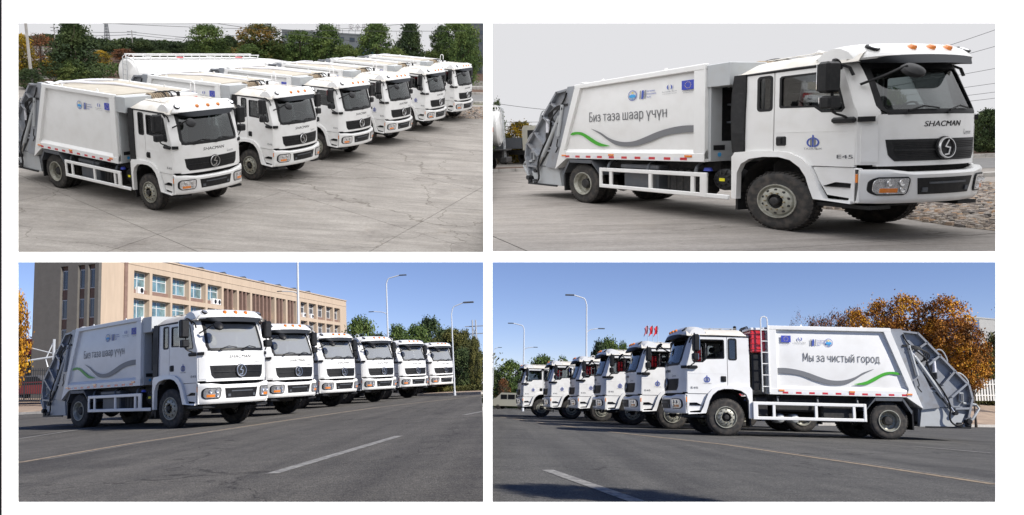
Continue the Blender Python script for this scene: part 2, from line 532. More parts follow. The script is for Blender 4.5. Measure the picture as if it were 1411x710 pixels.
def make_truck():
    T = thing('refuse_truck', 'white refuse truck', 'truck')
    for s in (-1, 1):
        make_wheel(T, 0.0, s, False)
        make_wheel(T, -4.49, s, True)
    # ------------ cab
    for s in (-1, 1):
        q = MB()
        win = rrect(-.33, -.12, 2.14, 2.73, .05)
        q.plate([(-.68, 1.37), (-.085, 1.40), (-.085, 2.79), (-.68, 2.79)], [win], side_fn(s), .05)
        p = part('cab_side_panel', q, M_WHITE, T)
        part('quarter_window', MB().plate(rrect(-.345, -.105, 2.125, 2.745, .06), [], side_fn(s, YS - .012), .006), M_SG, p)
        part('window_seal', MB().plate(rrect(-.35, -.10, 2.12, 2.75, .06), [rrect(-.31, -.14, 2.16, 2.71, .04)], side_fn(s, YS + .004), .012), M_BLACK, p)
        d = MB()
        wo_ = [(.02, 2.16), (.50, 2.14), (.60, 2.05), (.86, 2.04), (.90, 2.10), (.775, 2.68), (.74, 2.71), (.03, 2.71), (0, 2.68), (0, 2.19)]
        d.plate([(-.068, 1.405), (.0, 1.41), (.20, 1.38), (.36, 1.29), (.46, 1.17), (1.035, 1.165), (1.045, 1.95), (1.01, 2.12), (.86, 2.74), (.84, 2.79), (-.068, 2.79)], [wo_], side_fn(s), .055)
        d = part('door', d, M_WHITE, T)
        wi = [(.045, 2.19), (.51, 2.17), (.61, 2.08), (.84, 2.07), (.87, 2.10), (.75, 2.66), (.73, 2.68), (.05, 2.68), (.03, 2.66), (.03, 2.21)]
        part('window_seal', MB().plate(wo_, [wi], side_fn(s, YS + .003), .02), M_BLACK, d)
        if s < 0:
            part('window_glass', MB().plate(wo_, [], side_fn(s, YS - .02), .006), M_SG, d)
        h = MB().box(-.035, .115, s * 1.155, s * 1.19, 1.505, 1.67, .02)
        h.box(-.02, .06, s * 1.19, s * 1.205, 1.53, 1.65, .01)
        part('door_handle', h, M_BLACK, d)
        cr = MB().box(-.06, 1.03, s * 1.168, s * 1.174, 1.735, 1.747)
        part('door_crease', cr, M_WHITE, d)
        g = MB().tube([(-.69, s * 1.17, 2.80), (.2, s * 1.175, 2.815), (.80, s * 1.165, 2.81), (.93, s * 1.15, 2.72), (.97, s * 1.14, 2.60)], .02)
        g.box(-.70, .8, s * 1.10, s * 1.178, 2.785, 2.81)
        part('gutter', g, M_BLACK, T)
        # A-pillar and corner panels
        c = MB()
        front(c, s * .955, s * 1.165, 1.20, 2.80, 0, .05, 6, 12)
        part('corner_panel', c, M_WHITE, T)
        c = MB()
        front(c, s * .985, s * 1.14, 1.24, 1.80, .012, .02, 5, 3)
        part('air_deflector', c, M_WHITE, T)
        # wheel arch flare
        outer = [(-.73, .50), (-.735, 1.30), (-.68, 1.385), (-.45, 1.405), (.0, 1.415), (.2, 1.385), (.37, 1.295), (.48, 1.17), (.56, .98), (.62, .80), (.70, .635), (1.04, .63)]
        inner = [(-.635, .50), (-.63, 1.0), (-.56, 1.17), (-.42, 1.27), (-.2, 1.31), (.05, 1.31), (.22, 1.26), (.36, 1.14), (.45, .98), (.50, .80), (.56, .62), (1.04, .585)]
        f = MB()
        n = len(outer)
        vs = [(a[0], s * 1.225, a[1]) for a in outer] + [(a[0], s * 1.235, a[1]) for a in inner] + \
             [(a[0], s * 1.13, a[1]) for a in outer] + [(a[0], s * 1.13, a[1]) for a in inner]
        fs = []
        for i in range(n - 1):
            fs += [(i, i + 1, n + i + 1, n + i), (2 * n + i, 3 * n + i, 3 * n + i + 1, 2 * n + i + 1),
                   (i, 2 * n + i, 2 * n + i + 1, i + 1), (n + i, n + i + 1, 3 * n + i + 1, 3 * n + i)]
        fs += [(0, n, 3 * n, 2 * n), (n - 1, 3 * n - 1, 4 * n - 1, 2 * n - 1)]
        f.add(vs, fs)
        fl = part('wheel_arch', f, M_WHITE, T)
        lin = MB()                                # dark arch liner
        lin.surf(lambda u, v: (-.64 + 1.22 * u, s * (1.13 - .42 * v), .62 + .70 * sin(pi * min(1, max(0, u))) ** .45), 14, 1)
        part('arch_liner', lin, M_BLACK2, T)
        # lower step panel between arch and bumper
        st = MB().plate([(.50, 1.155), (.60, .90), (.70, .70), (1.05, .66), (1.05, 1.155)], [[(.66, .85), (1.0, .84), (1.0, .905), (.80, .915)]], side_fn(s, 1.155), .04)
        part('step_panel', st, M_WHITE, T)
        sl = MB().box(.60, 1.05, s * .95, s * 1.10, .82, .93); sl.box(.66, 1.02, s * 1.1, s * 1.175, .835, .85)
        sl.box(.45, 1.2, s * .7, s * 1.1, .5, .56)
        part('step', sl, M_BLACK, T)
        tr = MB().box(1.05, 1.115, s * 1.12, s * 1.19, .60, 1.15, .012)
        tr = part('corner_post', tr, M_WHITE, T)
        part('marker_lamp', MB().box(1.065, 1.10, s * 1.185, s * 1.198, .92, 1.06, .006), M_ORANGE if s > 0 or True else M_RED, tr)
        make_mirror(T, s)
        part('mudflap', MB().box(-.70, -.66, s * .8, s * 1.16, .28, .62), M_BLACK, T)
    part('cab_rear_wall', MB().box(-.70, -.66, -1.14, 1.14, 1.2, 2.84), M_WHITE, T)
    part('cab_floor', MB().box(-.66, 1.05, -1.1, 1.1, 1.36, 1.42), M_INT, T)
    # roof
    def roof(u, v):
        x = -.71 + 1.75 * u; y = -1.17 + 2.34 * v
        e = max(0, 1 - abs(y / 1.172) ** 4.5) ** .6
        r = min(1, max(0, (x + .72) / .26)); r = r * (2 - r)
        return (x - .03 * (1 - r), y, 2.79 + (.27 * r) * e)
    part('cab_roof', MB().surf(roof, 18, 28), M_ROOF, T)
    rr = MB()
    for k in range(6):
        y = -.8 + .32 * k
        rr.surf(lambda u, v: (-.45 + 1.15 * u, y + .06 * (v - .5), 3.058 + .012 * sin(pi * v)), 2, 4)
    for k in range(4):
        x = -.35 + .3 * k
        rr.box(x, x + .02, -.85, .85, 3.052, 3.065)
    part('roof_ribs', rr, M_ROOF, T, kind='stuff')
    # roof deflector
    prof = [(.62, 3.0), (.74, 3.075), (.90, 3.11), (1.04, 3.09), (1.16, 3.02), (1.245, 2.93), (1.275, 2.872)]
    def defl(u, v):
        y = -1.13 + 2.26 * v
        t = abs(y) / 1.13
        k = u * (len(prof) - 1); i = min(int(k), len(prof) - 2); f_ = k - i
        x = prof[i][0] * (1 - f_) + prof[i + 1][0] * f_; z = prof[i][1] * (1 - f_) + prof[i + 1][1] * f_
        sh = .12 * t ** 2 + .20 * t ** 9
        dz = .03 * t ** 2 + .05 * t ** 10
        return (x - sh * (x - .2) / 1.1, y, z - dz * (.3 + .7 * (1 - u)))
    part('roof_deflector', MB().surf(defl, 18, 32, lambda u, v: (-.03, 0, -.03)), M_WHITE, T)
    ed = [defl(k / 14, 1.0) for k in range(15)]
    for s in (-1, 1):
        en = MB(); en.plate([(p[0], p[2]) for p in ed] + [(1.02, 2.80), (.55, 2.79)], [], side_fn(s, 1.132), .04)
        part('deflector_end', en, M_WHITE, T)
    def vis(u, v):
        y = -1.15 + 2.30 * v; t = abs(y) / 1.15
        x = 1.275 + .085 * u - (.12 * t ** 2 + .26 * t ** 8) - .12 * u * t ** 6
        z = 2.882 - .14 * u * (1 - .72 * t ** 5) - .03 * t ** 2
        y *= 1 - .13 * u
        return (x, y, z)
    part('sun_visor', MB().surf(vis, 5, 36, lambda u, v: (-.015, 0, -.004)), M_VISOR, T)
    part('visor_underside', MB().surf(lambda u, v: (FX(-.95 + 1.9 * v, 2.78) + .01 + .19 * u, -.95 + 1.9 * v, 2.79 + .06 * u), 2, 20), M_BLACK2, T)
    for y, kind in ((-.93, 0), (.93, 0), (-.36, 1), (0, 1), (.36, 1)):
        cx, _, cz = defl(.70 if kind else .66, (y + 1.13) / 2.26)
        L = MB()
        if kind:
            L.lathe([(.001, .05), (.035, .045), (.055, .02), (.06, -.01)], (cx, y, cz), (.6, 0, .8), 12)
            part('roof_marker_lamp', L, M_ORANGE, T)
        else:
            L.lathe([(.085, -.02), (.085, .012), (.07, .02)], (cx, y, cz), (.6, 0, .8), 16)
            b_ = part('roof_lamp', L, M_BLACK, T)
            part('lens', MB().lathe([(.001, .024), (.06, .021)], (cx, y, cz), (.6, 0, .8), 16), M_LAMP, b_)
    # windscreen
    def wsy(z):
        t = (z - 2.0) / .80
        c = .955 - .05 * t
        if t < .13: c -= .10 * (1 - t / .13) ** 2
        return c
    g = MB(); front(g, lambda z: -wsy(z) , wsy, 2.0, 2.80, -.015, .008, 24, 14)
    part('windscreen', g, M_WS, T)
    sm = MB()
    for s in (-1, 1):
        front(sm, lambda z: s * (wsy(z) - .045), lambda z: s * (wsy(z) + .03), 2.0, 2.79, .006, .03, 2, 14)
    front(sm, -.88, .88, 1.965, 2.045, .006, .03, 20, 2)
    front(sm, -.9, .9, 2.70, 2.79, .004, .03, 20, 2)
    part('windscreen_seal', sm, M_BLACK, T)
    # front panel, grille, badge
    fp = MB(); front(fp, -.99, .99, 1.175, 1.975, .004, .05, 28, 10)
    fp = part('front_panel', fp, M_WHITE, T)
    def gy(z):
        t = (1.585 - z) / .335
        return .90 - .05 * t - .30 * max(0, t - .72) ** 1.15
    gr = MB(); front(gr, lambda z: -gy(z), gy, 1.25, 1.585, .012, .03, 30, 10)
    gr = part('grille', gr, M_BLACK, T)
    gb = MB()
    front(gb, -.80, .80, 1.405, 1.425, .03, .03, 26, 1)
    for row in range(10):
        z = 1.29 + row * .027
        if 1.39 < z < 1.44: continue
        lim = gy(z) - .08
        for k in range(-30, 31):
            y = k * .028 + (.014 if row % 2 else 0)
            if abs(y) > lim or abs(y) < .13: continue
            x = FX(y, z, .013)
            gb.add([(x, y - .010, z), (x + .010, y, z + .008), (x, y + .010, z), (x + .004, y, z - .010)], [(0, 1, 2, 3)])
    part('grille_mesh', gb, M_BLACK, gr, kind='stuff')
    bd = MB(); cx = FX(0, 1.44, .03)
    bd.lathe([(.165, 0), (.165, .02), (.158, .03), (.146, .03), (.140, .012)], (cx, 0, 1.44), (1, 0, 0.06), 36)
    S_ = [(.022, 1.552), (-.04, 1.462), (.048, 1.44), (.022, 1.345), (-.052, 1.335)]
    for k_, (p, q) in enumerate(zip(S_, S_[1:])):
        d_ = Vector((q[0] - p[0], q[1] - p[1])).normalized() * .011; n_ = Vector((-d_.y, d_.x))
        p, q = Vector(p) - d_, Vector(q) + d_
        bd.prism([tuple(p - n_), tuple(q - n_), tuple(q + n_), tuple(p + n_)], cx, cx + .024 + .002 * k_, 'x')
    bdo = part('badge', bd, M_CHROME, gr)
    part('badge_disc', MB().lathe([(.001, .012), (.175, .008), (.18, -.01)], (cx, 0, 1.44), (1, 0, .06), 36), M_BLACK, gr)
    lt = MB()
    for off in (.005, .009):
        text_mb(lt, 'SHACMAN', .085, lambda u, v: (FX(u, 1.775 + v, off), u + v * .25, 1.775 + v), width=.72, centre=True)
    part('lettering', lt, M_BLACK, fp, smooth=0)
    lt = MB()
    text_mb(lt, 'L', .075, lambda u, v: (FX(.50 + u, 1.65 + v, .006), .50 + u, 1.65 + v))
    text_mb(lt, '3000', .035, lambda u, v: (FX(.55 + u, 1.655 + v, .006), .55 + u, 1.655 + v), width=.2)
    lt.surf(lambda u, v: (FX(.5 + .26 * u, 1.64, .006), .5 + .26 * u, 1.638 + .006 * v), 4, 1)
    part('model_lettering', lt, M_GREYD, fp, smooth=0)
    # front inner dark mass
    part('radiator', MB().box(.9, 1.17, -.95, .95, .62, 1.28), M_BLACK2, T)
    # bumper
    def bx(y):
        t = abs(y)
        return (1.46 - .13 * (t / .9) ** 2) if t < .9 else 1.33 - .20 * ((t - .9) / .29) ** 1.7
    def bump(u, v):
        y = -1.19 + 2.38 * u
        topz = 1.085 + .045 * min(1, max(0, (abs(y) - .62) / .3))
        z = .60 + (topz - .60) * v
        if v < .12: z += .0
        return (bx(y) - .05 * (1 - v) - (.03 if v > .93 else 0) - (.03 if v < .03 else 0), y, z)
    bm_ = part('bumper', MB().surf(bump, 44, 12, lambda u, v: (-.09, 0, 0)), M_WHITE, T)
    def onb(mb, ya, yb, z0, z1, proud, fa=None, nu=10, nv=4, thick=.03):
        def fn(u, v):
            z = z0 + (z1 - z0) * v
            a, b = (fa(z) if fa else (ya, yb))
            y = a + (b - a) * u
            return (bx(y) - .05 * (1 - (z - .6) / .5) + proud, y, z)
        return mb.surf(fn, nu, nv, lambda u, v: (-thick, 0, 0))
    lg = MB(); onb(lg, 0, 0, .735, .99, .008, lambda z: (-.50 - .05 * (z - .735) / .25, .50 + .05 * (z - .735) / .25), 20)
    lg = part('lower_grille', lg, M_BLACK, bm_)
    lg2 = MB(); onb(lg2, -.36, .36, .895, .925, .02); onb(lg2, -.46, -.38, .77, .84, .02, nu=2); onb(lg2, .38, .46, .77, .84, .02, nu=2)
    part('tow_cover', lg2, M_GREYD, bm_)
    for s in (-1, 1):
        def hl(z, a0, a1, ins):
            t = (z - .73) / .285
            lo = a0 + ins + .02 * (1 - t) + .05 * abs(2 * t - 1) ** 6; hi = a1 - ins - .08 * abs(2 * t - 1) ** 4
            return (s * lo, s * hi) if s > 0 else (-hi, -lo)
        fr = MB(); onb(fr, 0, 0, .73, 1.015, .012, lambda z: hl(z, .65, 1.13, 0), 14, 12)
        fr = part('headlight', fr, M_BLACK, bm_)
        ln = MB(); onb(ln, 0, 0, .752, .993, .020, lambda z: hl(z, .65, 1.125, .028), 14, 12, .01)
        part('lens', ln, M_LAMP, fr)
        bb = MB()
        for yy, zz, r_ in ((.95, .92, .05), (.78, .925, .055), (.76, .82, .05)):
            x = bx(yy) - .05 * (1 - (zz - .6) / .5) + .02
            bb.lathe([(r_, 0), (r_ * .9, .008), (r_ * .4, .002), (.001, .006)], (x, s * yy, zz), (1, 0, 0), 14)
        part('bulb', bb, M_CHROME, fr)
        om = MB(); onb(om, 0, 0, .775, .84, .026, lambda z: ((.83, 1.04) if s > 0 else (-1.04, -.83)), 8, 2, .01)
        part('indicator', om, M_ORANGE, fr)
        # wiper
        wp = MB(); y0 = .08 if s > 0 else -.62
        wp.tube([(FX(y0, 2.03, .03), y0, 2.02), (FX(y0 + .25, 2.09, .035), y0 + .25, 2.09), (FX(y0 + .5, 2.06, .03), y0 + .5, 2.055)], .012)
        wp.box(FX(y0, 1.99), FX(y0, 1.99) + .03, y0 - .05, y0 + .05, 1.965, 1.99)
        part('wiper', wp, M_BLACK, T)
    # round kerb mirror on an arm, right side
    k = MB(); k.tube([(1.02, -1.08, 2.45), (1.25, -1.0, 2.56), (1.42, -.88, 2.68)], .02)
    k.lathe([(.001, .075), (.07, .07), (.125, .04), (.14, 0), (.13, -.02)], (1.43, -.80, 2.60), (.75, -.2, .62), 22)
    km = part('kerb_mirror', k, M_BLACK, T)
    part('mirror_glass', MB().lathe([(.001, -.015), (.125, -.018)], (1.43, -.80, 2.60), (.75, -.2, .62), 22), M_MIRROR, km)
    # interior
    part('dashboard', MB().box(.72, 1.08, -1.05, 1.05, 1.55, 1.98, .06), M_INT, T)
    for y in (-.62, .55):
        se = MB().box(-.05, .42, y - .25, y + .25, 1.42, 1.75, .06)
        se.box(-.2, -.03, y - .25, y + .25, 1.7, 2.42, .06)
        se.box(-.19, -.06, y - .14, y + .14, 2.44, 2.62, .05)
        part('seat', se, M_SEAT, T)
    sw = MB()
    ring = [(.62 + .09 * cos(t), .55 + .23 * sin(t), 2.02 + .18 * cos(t)) for t in [2 * pi * i / 20 for i in range(21)]]
    sw.tube(ring, .016, 6); sw.tube([(.62, .33, 2.02), (.62, .77, 2.02)], .02, 6); sw.tube([(.62, .55, 2.02), (.8, .55, 1.85)], .03, 6)
    part('steering_wheel', sw, M_BLACK, T)
    # ------------ chassis
    ch = MB()
    for s in (-1, 1):
        ch.box(-5.35, 1.0, s * .36, s * .46, .74, .98)
    for x in (-4.9, -4.0, -3.1, -2.2, -1.2):
        ch.box(x, x + .1, -.4, .4, .8, .92)
    ch.box(-5.2, -1.2, -.9, .9, .98, 1.19)
    part('chassis_frame', ch, M_BLACK2, T)
    en = MB().box(-.6, .85, -.52, .52, .45, 1.3, .08); en.box(-1.3, -.6, -.3, .3, .5, .95, .1)
    en.cyl((0, -.9, .52), (0, .9, .52), .07); en.cyl((-4.49, -.9, .52), (-4.49, .9, .52), .10)
    en.cyl((-1.3, 0, .7), (-4.3, 0, .55), .06)
    en.lathe([(.001, .25), (.2, .2), (.26, 0), (.2, -.2), (.001, -.25)], (-4.49, 0, .52), (1, 0, 0), 16)
    part('engine_and_axles', en, M_BLACK2, T)
    bt = MB().box(-3.25, -2.35, -.62, -1.15, .50, 1.02, .03); bt.box(-3.3, -2.3, -.6, -1.19, .98, 1.08, .02)
    part('battery_box', bt, M_GREYD, T)
    ft = MB().box(-2.2, -1.45, -.55, -1.12, .48, 1.0, .07)
    for x in (-2.1, -1.95, -1.8, -1.65):
        ft.box(x, x + .03, -.54, -1.14, .47, 1.01, .02)
    part('air_reservoir', ft, M_BLACK2, T)
    af = MB(); af.lathe([(.001, .10), (.10, .10), (.11, .08), (.17, .08), (.215, .04), (.22, -.3), (.001, -.3)], (-.98, -1.02, .84), (0, -1, 0), 24)
    for k_ in range(10):
        a = 2 * pi * k_ / 10
        af.tube([(-.98 + .1 * cos(a), -1.125, .84 + .1 * sin(a)), (-.98 + .2 * cos(a), -1.09, .84 + .2 * sin(a))], .01, 5)
    af = part('air_filter', af, M_BLACK, T)
    part('warning_label', MB().box(-1.03, -.93, -1.135, -1.125, .81, .87), M_YEL, af)
    for k_, c_ in ((-1.28, .0),):
        part('tank_cap', MB().lathe([(.001, .07), (.06, .06), (.075, 0)], (k_, -1.1, 1.0), (0, 0, 1), 14), M_BLUE, T)
    lt_ = MB()
    for x in (-1.55, -1.95):
        lt_.lathe([(.001, .3), (.1, .27), (.13, .22), (.13, -.22), (.1, -.27), (.001, -.3)], (x, .8, .52), (0, 1, 0), 18)
    part('air_tank', lt_, M_GREYL, T)
    lb = MB().box(-2.5, -1.35, .55, 1.1, .72, 1.08, .04); lb.box(-3.6, -2.65, .55, 1.15, .45, 1.0, .06); lb.box(-1.2, -.8, .6, 1.1, .55, 1.1, .04)
    part('fuel_tank', lb, M_BLACK2, T)
    hb = MB()
    for s in (-1, 1):
        for x in (-1.45, -2.55, -3.65):
            hb.tube([(x - .12, s * .9, 1.13), (x, s * 1.12, 1.12), (x + .02, s * 1.2, 1.06), (x + .02, s * 1.22, .9)], .03, smooth=1)
    part('guard_bracket', hb, M_GREYD, T)
    # side guards
    for s in (-1, 1):
        gd = MB()
        Y0, Y1 = s * 1.235, s * 1.285
        xf = -1.15 if s < 0 else -.72
        gd.box(-3.84, xf, Y0, Y1, .885, .975, .012)
        gd.box(-3.84, -.74 if s < 0 else -.72, Y0, Y1, .475, .565, .012)
        gd.box(-3.84, -3.76, Y0 + s * .004, Y1 + s * .004, .475, .975, .012)
        for x in ((-3.5, -2.42, -1.45) if s < 0 else (-3.5, -2.46, -1.3)):
            gd.box(x - .04, x + .04, Y0 - s * .004, Y1 - s * .006, .5, .93, .008)
        gd.box(xf - .14, xf, Y0 + s * .004, Y1 + s * .006, .475, .975, .012)
        part('side_guard', gd, M_WHITE, T)
        # rear mudguard and flap
        mg = MB()
        path = [(-3.80, .80), (-4.10, 1.16), (-4.86, 1.165), (-5.10, .80)]
        for a, b in zip(path, path[1:]):
            dx, dz = b[0] - a[0], b[1] - a[1]; ln_ = sqrt(dx * dx + dz * dz); nx, nz = -dz / ln_ * .03, dx / ln_ * .03
            mg.add([(a[0], s * .72, a[1]), (b[0], s * .72, b[1]), (b[0], s * 1.275, b[1]), (a[0], s * 1.275, a[1]),
                    (a[0] + nx, s * .72, a[1] - abs(nz)), (b[0] + nx, s * .72, b[1] - abs(nz)), (b[0] + nx, s * 1.275, b[1] - abs(nz)), (a[0] + nx, s * 1.275, a[1] - abs(nz))],
                   [(0, 1, 2, 3), (4, 7, 6, 5), (0, 4, 5, 1), (1, 5, 6, 2), (2, 6, 7, 3), (3, 7, 4, 0)])
            mg.add([(a[0], s * 1.278, a[1]), (b[0], s * 1.278, b[1]), (b[0] + .02, s * 1.278, b[1] - .09), (a[0] + (.1 if a[0] > -4 else 0), s * 1.278, a[1] - .09)], [(0, 1, 2, 3)])
        part('mudguard', mg, M_GREYD, T)
        part('mudflap', MB().box(-5.16, -5.12, s * .75, s * 1.2, .28, .84), M_BLACK, T)
    # ------------ refuse body
    bo = MB()
    poly = [(-1.22, 1.19), (-1.22, 3.09), (-4.62, 3.09), (-5.38, .90), (-5.0, 1.19)]
    bo.prism(poly, -1.20, 1.20)
    part('refuse_body', bo, M_BODY, T)
    part('body_top', MB().box(-4.5, -1.35, -1.08, 1.08, 3.088, 3.125, .01), M_DUST, T)
    for s in (-1, 1):
        y0, y1 = s * 1.18, s * 1.285
        # bulging side panel
        def bp(u, v):
            z = 1.40 + 1.6 * v
            xr = -4.60 - (3.0 - z) * .335 + .04
            x = -1.42 + (xr + 1.42) * u
            return (x, s * (1.205 + .03 * sin(pi * v) * min(1, 6 * u, 6 * (1 - u))), z)
        part('side_panel', MB().surf(bp, 16, 10, lambda u, v: (0, -s * .03, 0)), M_BODY, T)
        tr_ = MB().box(-4.64, -1.2, y0, y1, 3.02, 3.135, .012)
        part('top_rail', tr_, M_BODY, T)
        fp_ = MB().box(-1.43, -1.2, y0, y1 - s * .003, 1.24, 3.02, .01)
        part('front_post', fp_, M_BODY, T)
        lo = MB()
        lo.add([(-1.2, s * 1.20, 1.44), (-5.02, s * 1.20, 1.44), (-1.2, s * 1.29, 1.35), (-4.98, s * 1.29, 1.35), (-1.2, s * 1.29, 1.19), (-4.96, s * 1.29, 1.19), (-1.2, s * 1.17, 1.19), (-4.96, s * 1.17, 1.19)],
               [(0, 1, 3, 2), (2, 3, 5, 4), (4, 5, 7, 6), (0, 2, 4, 6), (1, 7, 5, 3)])
        part('bottom_rail', lo, M_BODY, T)
        rp = MB().prism([(-4.44, 3.03), (-4.64, 3.03), (-5.40, .88), (-4.965, 1.185), (-5.07, 1.40)][0:3] + [(-4.97, 1.18), (-5.04, 1.42)], s * 1.18, s * 1.283)
        part('rear_post', rp, M_BODY, T)
        rf = MB(); wf = MB(); of = MB()
        for k_ in range(10):
            x = -1.55 - k_ * .365
            rf.box(x, x - .15, s * 1.288, s * 1.293, 1.215, 1.27)
            wf.box(x - .155, x - .29, s * 1.288, s * 1.292, 1.215, 1.27)
        for x in (-1.48, -3.42, -5.0):
            of.box(x + .04, x - .12, s * 1.288, s * 1.305, 1.275 if x > -4 else 1.24, 1.325 if x > -4 else 1.29, .006)
        part('red_reflectors', rf, M_RED, T, kind='stuff'); part('white_reflectors', wf, M_REFW, T, kind='stuff')
        part('side_markers', of, M_ORANGE, T, kind='stuff')
    lug = MB()
    for x in (-2.2, -3.9):
        for y in (-1.1, 1.1):
            lug.prism([(x - .05, 3.12), (x + .05, 3.12), (x + .02, 3.2), (x - .02, 3.2)], y - .01, y + .01)
    part('lifting_lug', lug, M_BODY, T)
    rl = MB().tube([(-4.4, -.9, 3.16), (-4.2, -.5, 3.19), (-3.9, -.2, 3.15), (-3.4, .2, 3.17), (-2.6, .3, 3.15), (-1.4, .25, 3.15)], .04, smooth=2)
    rl.tube([(-4.5, -.7, 3.14), (-4.45, .1, 3.2), (-4.5, .9, 3.14)], .035, smooth=2)
    part('top_hose', rl, M_REFW, T)
    pw = MB().surf(lambda u, v: (-4.3 - .5 * u, -1.15 + .5 * v, 3.12 + .05 * sin(3.1 * u) + .03 * sin(9 * v)), 6, 8)
    part('top_flap', pw, M_BODY, T)
    # front of the body
    bf = MB()
    bf.plate([(-1.2, 1.20), (1.2, 1.20), (1.2, 3.09), (-1.2, 3.09)], [[(-.95, 1.60), (.95, 1.60), (.95, 2.74), (-.95, 2.74)]], lambda u, v, w_: (-1.205 + w_, u, v), .06)
    part('body_front_wall', bf, M_GREYL, T)
    rc = MB().box(-1.212, -1.2, -1.0, 1.0, 1.56, 2.78)  # flat black sheet paints in the dark of the opening
    part('front_shade_sheet', rc, M_BLACK, T)
    sl = MB()
    for z in (1.95, 2.3):
        sl.box(-1.18, -1.10, -.80, .80, z, z + .04)
    part('recess_rail', sl, M_GREYD, T)
    cb = MB().box(-1.2, -.78, -1.24, -.38, 2.66, 3.10, .012)
    part('control_box', cb, M_GREYL, T)
    cb = MB().box(-1.16, -.74, .42, 1.2, 3.0, 3.07, .012)
    part('tank_cover', cb, M_WHITE, T)
    rt = MB().box(-1.15, -.74, .48, 1.2, 2.36, 2.99, .03)
    for z in (2.45, 2.6, 2.75, 2.88):
        rt.box(-1.165, -.725, .46, 1.215, z, z + .025, .01)
    part('red_oil_tank', rt, M_REDP, T)
    part('label_plate', MB().box(-1.147, -1.14, -1.14, -.88, 1.42, 1.52), M_BLACK, T)
    part('blue_sticker', MB().lathe([(.001, .006), (.045, .004)], (-1.146, -1.0, 1.33), (1, 0, 0), 14), M_LBLUE, T)
    hs = MB()
    for k_ in range(9):
        y = -.32 + .07 * k_
        hs.tube([(-1.16, y, 3.06), (-1.0, y, 3.14), (-.84, y, 3.1), (-.80, y + .02, 2.9), (-.84, y + .03, 2.55 - .03 * (k_ % 3))], .024, 6, smooth=1)
    hs.tube([(-.8, -.35, 2.98), (-.78, 0, 2.97), (-.8, .3, 2.98)], .015, 5)
    part('hose_bundle', hs, M_HOSE, T)
    bh = MB()
    for k_ in range(3):
        y = -.2 + .2 * k_
        bh.tube([(-1.0, y - .1, 3.1), (-.9, y + .2, 3.2), (-.75, y + .3, 3.1), (-.75, y + .3, 2.7)], .02, 6, smooth=2)
    for k_ in range(5):
        bh.tube([(-1.12, -.9 + .1 * k_, 2.65), (-1.05, -.5 + .1 * k_, 2.52), (-1.1, 0, 2.62)], .018, 5, smooth=1)
    part('black_hose', bh, M_BLACK, T)
    # air intake on the right, duct on the left
    for s in (-1, 1):
        sn = MB()
        pp = [(1.30, -.86, .11), (1.6, -.88, .11), (2.1, -.885, .12), (2.5, -.87, .12), (2.74, -.83, .11)]
        pp = pp[:3] + [(2.3, -.88, .12)] if s > 0 else [(1.38, -.64, .10), (1.6, -.65, .11), (2.1, -.655, .12), (2.5, -.64, .12), (2.82, -.62, .10)]
        yo_ = 1.15 if s > 0 else 1.205
        for (z0, x0, r0), (z1, x1, r1) in zip(pp, pp[1:]):
            sn.add([(x0 - r0, s * .84, z0), (x0 + r0, s * .84, z0), (x0 + r0, s * yo_, z0), (x0 - r0, s * yo_, z0),
                    (x1 - r1, s * .84, z1), (x1 + r1, s * .84, z1), (x1 + r1, s * yo_, z1), (x1 - r1, s * yo_, z1)],
                   [(0, 1, 5, 4), (1, 2, 6, 5), (2, 3, 7, 6), (3, 0, 4, 7)] + ([(4, 5, 6, 7)] if z1 > 2.7 else []))
        if s < 0:
            for i in range(34):
                for j in range(8):
                    z = 1.75 + .022 * i; x = -.735 + .022 * j + (.011 if i % 2 else 0)
                    sn.add([(x, -1.213, z), (x + .012, -1.206, z), (x, -1.206, z + .012)], [(0, 1, 2)])
        part('air_intake', sn, M_BLACK, T)
    # ladder on the left
    ld_ = MB()
    for x in (-1.0, -1.19):
        ld_.tube([(x, 1.29, 1.25), (x, 1.29, 3.3)], .018, 6)
    ld_.tube([(-1.0, 1.29, 3.28), (-1.02, 1.29, 3.36), (-1.1, 1.29, 3.39), (-1.17, 1.29, 3.36), (-1.19, 1.29, 3.28)], .018, 6)
    for k_ in range(6):
        ld_.tube([(-1.0, 1.29, 1.4 + .32 * k_), (-1.19, 1.29, 1.4 + .32 * k_)], .016, 6)
    part('ladder', ld_, M_WHITE, T)
    # ------------ tailgate
    tg = MB()
    tg.prism([(-4.63, 3.10), (-5.45, 3.04), (-6.78, 1.56), (-6.86, 1.2), (-6.72, .62), (-6.45, .40), (-5.36, .38), (-5.37, .88)], -1.06, 1.06)
    part('tailgate', tg, M_GREY, T)
    for s in (-1, 1):
        pl = MB()
        pl.plate([(-4.645, 3.12), (-4.98, 3.13), (-5.90, .92), (-5.42, .86)], [], side_fn(s, 1.20), .14)
        part('tailgate_side_frame', pl, M_GREY, T)
        pl = MB()
        pl.plate([(-5.36, .38), (-6.45, .40), (-6.62, .75), (-6.30, .80), (-5.75, 1.44), (-5.52, 1.40)], [], side_fn(s, 1.13), .07)
        part('hopper_side', pl, M_GREYL, T)
        rb = MB()
        def bar(a, b, w_=.055, d=.13, y=1.05):
            a = Vector((a[0], 0, a[1])); b = Vector((b[0], 0, b[1])); dd = (b - a).normalized()
            nn_ = Vector((-dd.z, 0, dd.x)) * w_ / 2
            P = [a - nn_, b - nn_, b + nn_, a + nn_]
            rb.add([(p.x, s * y, p.z) for p in P] + [(p.x, s * (y + d), p.z) for p in P],
                   [(0, 1, 2, 3), (4, 7, 6, 5), (0, 4, 5, 1), (1, 5, 6, 2), (2, 6, 7, 3), (3, 7, 4, 0)])
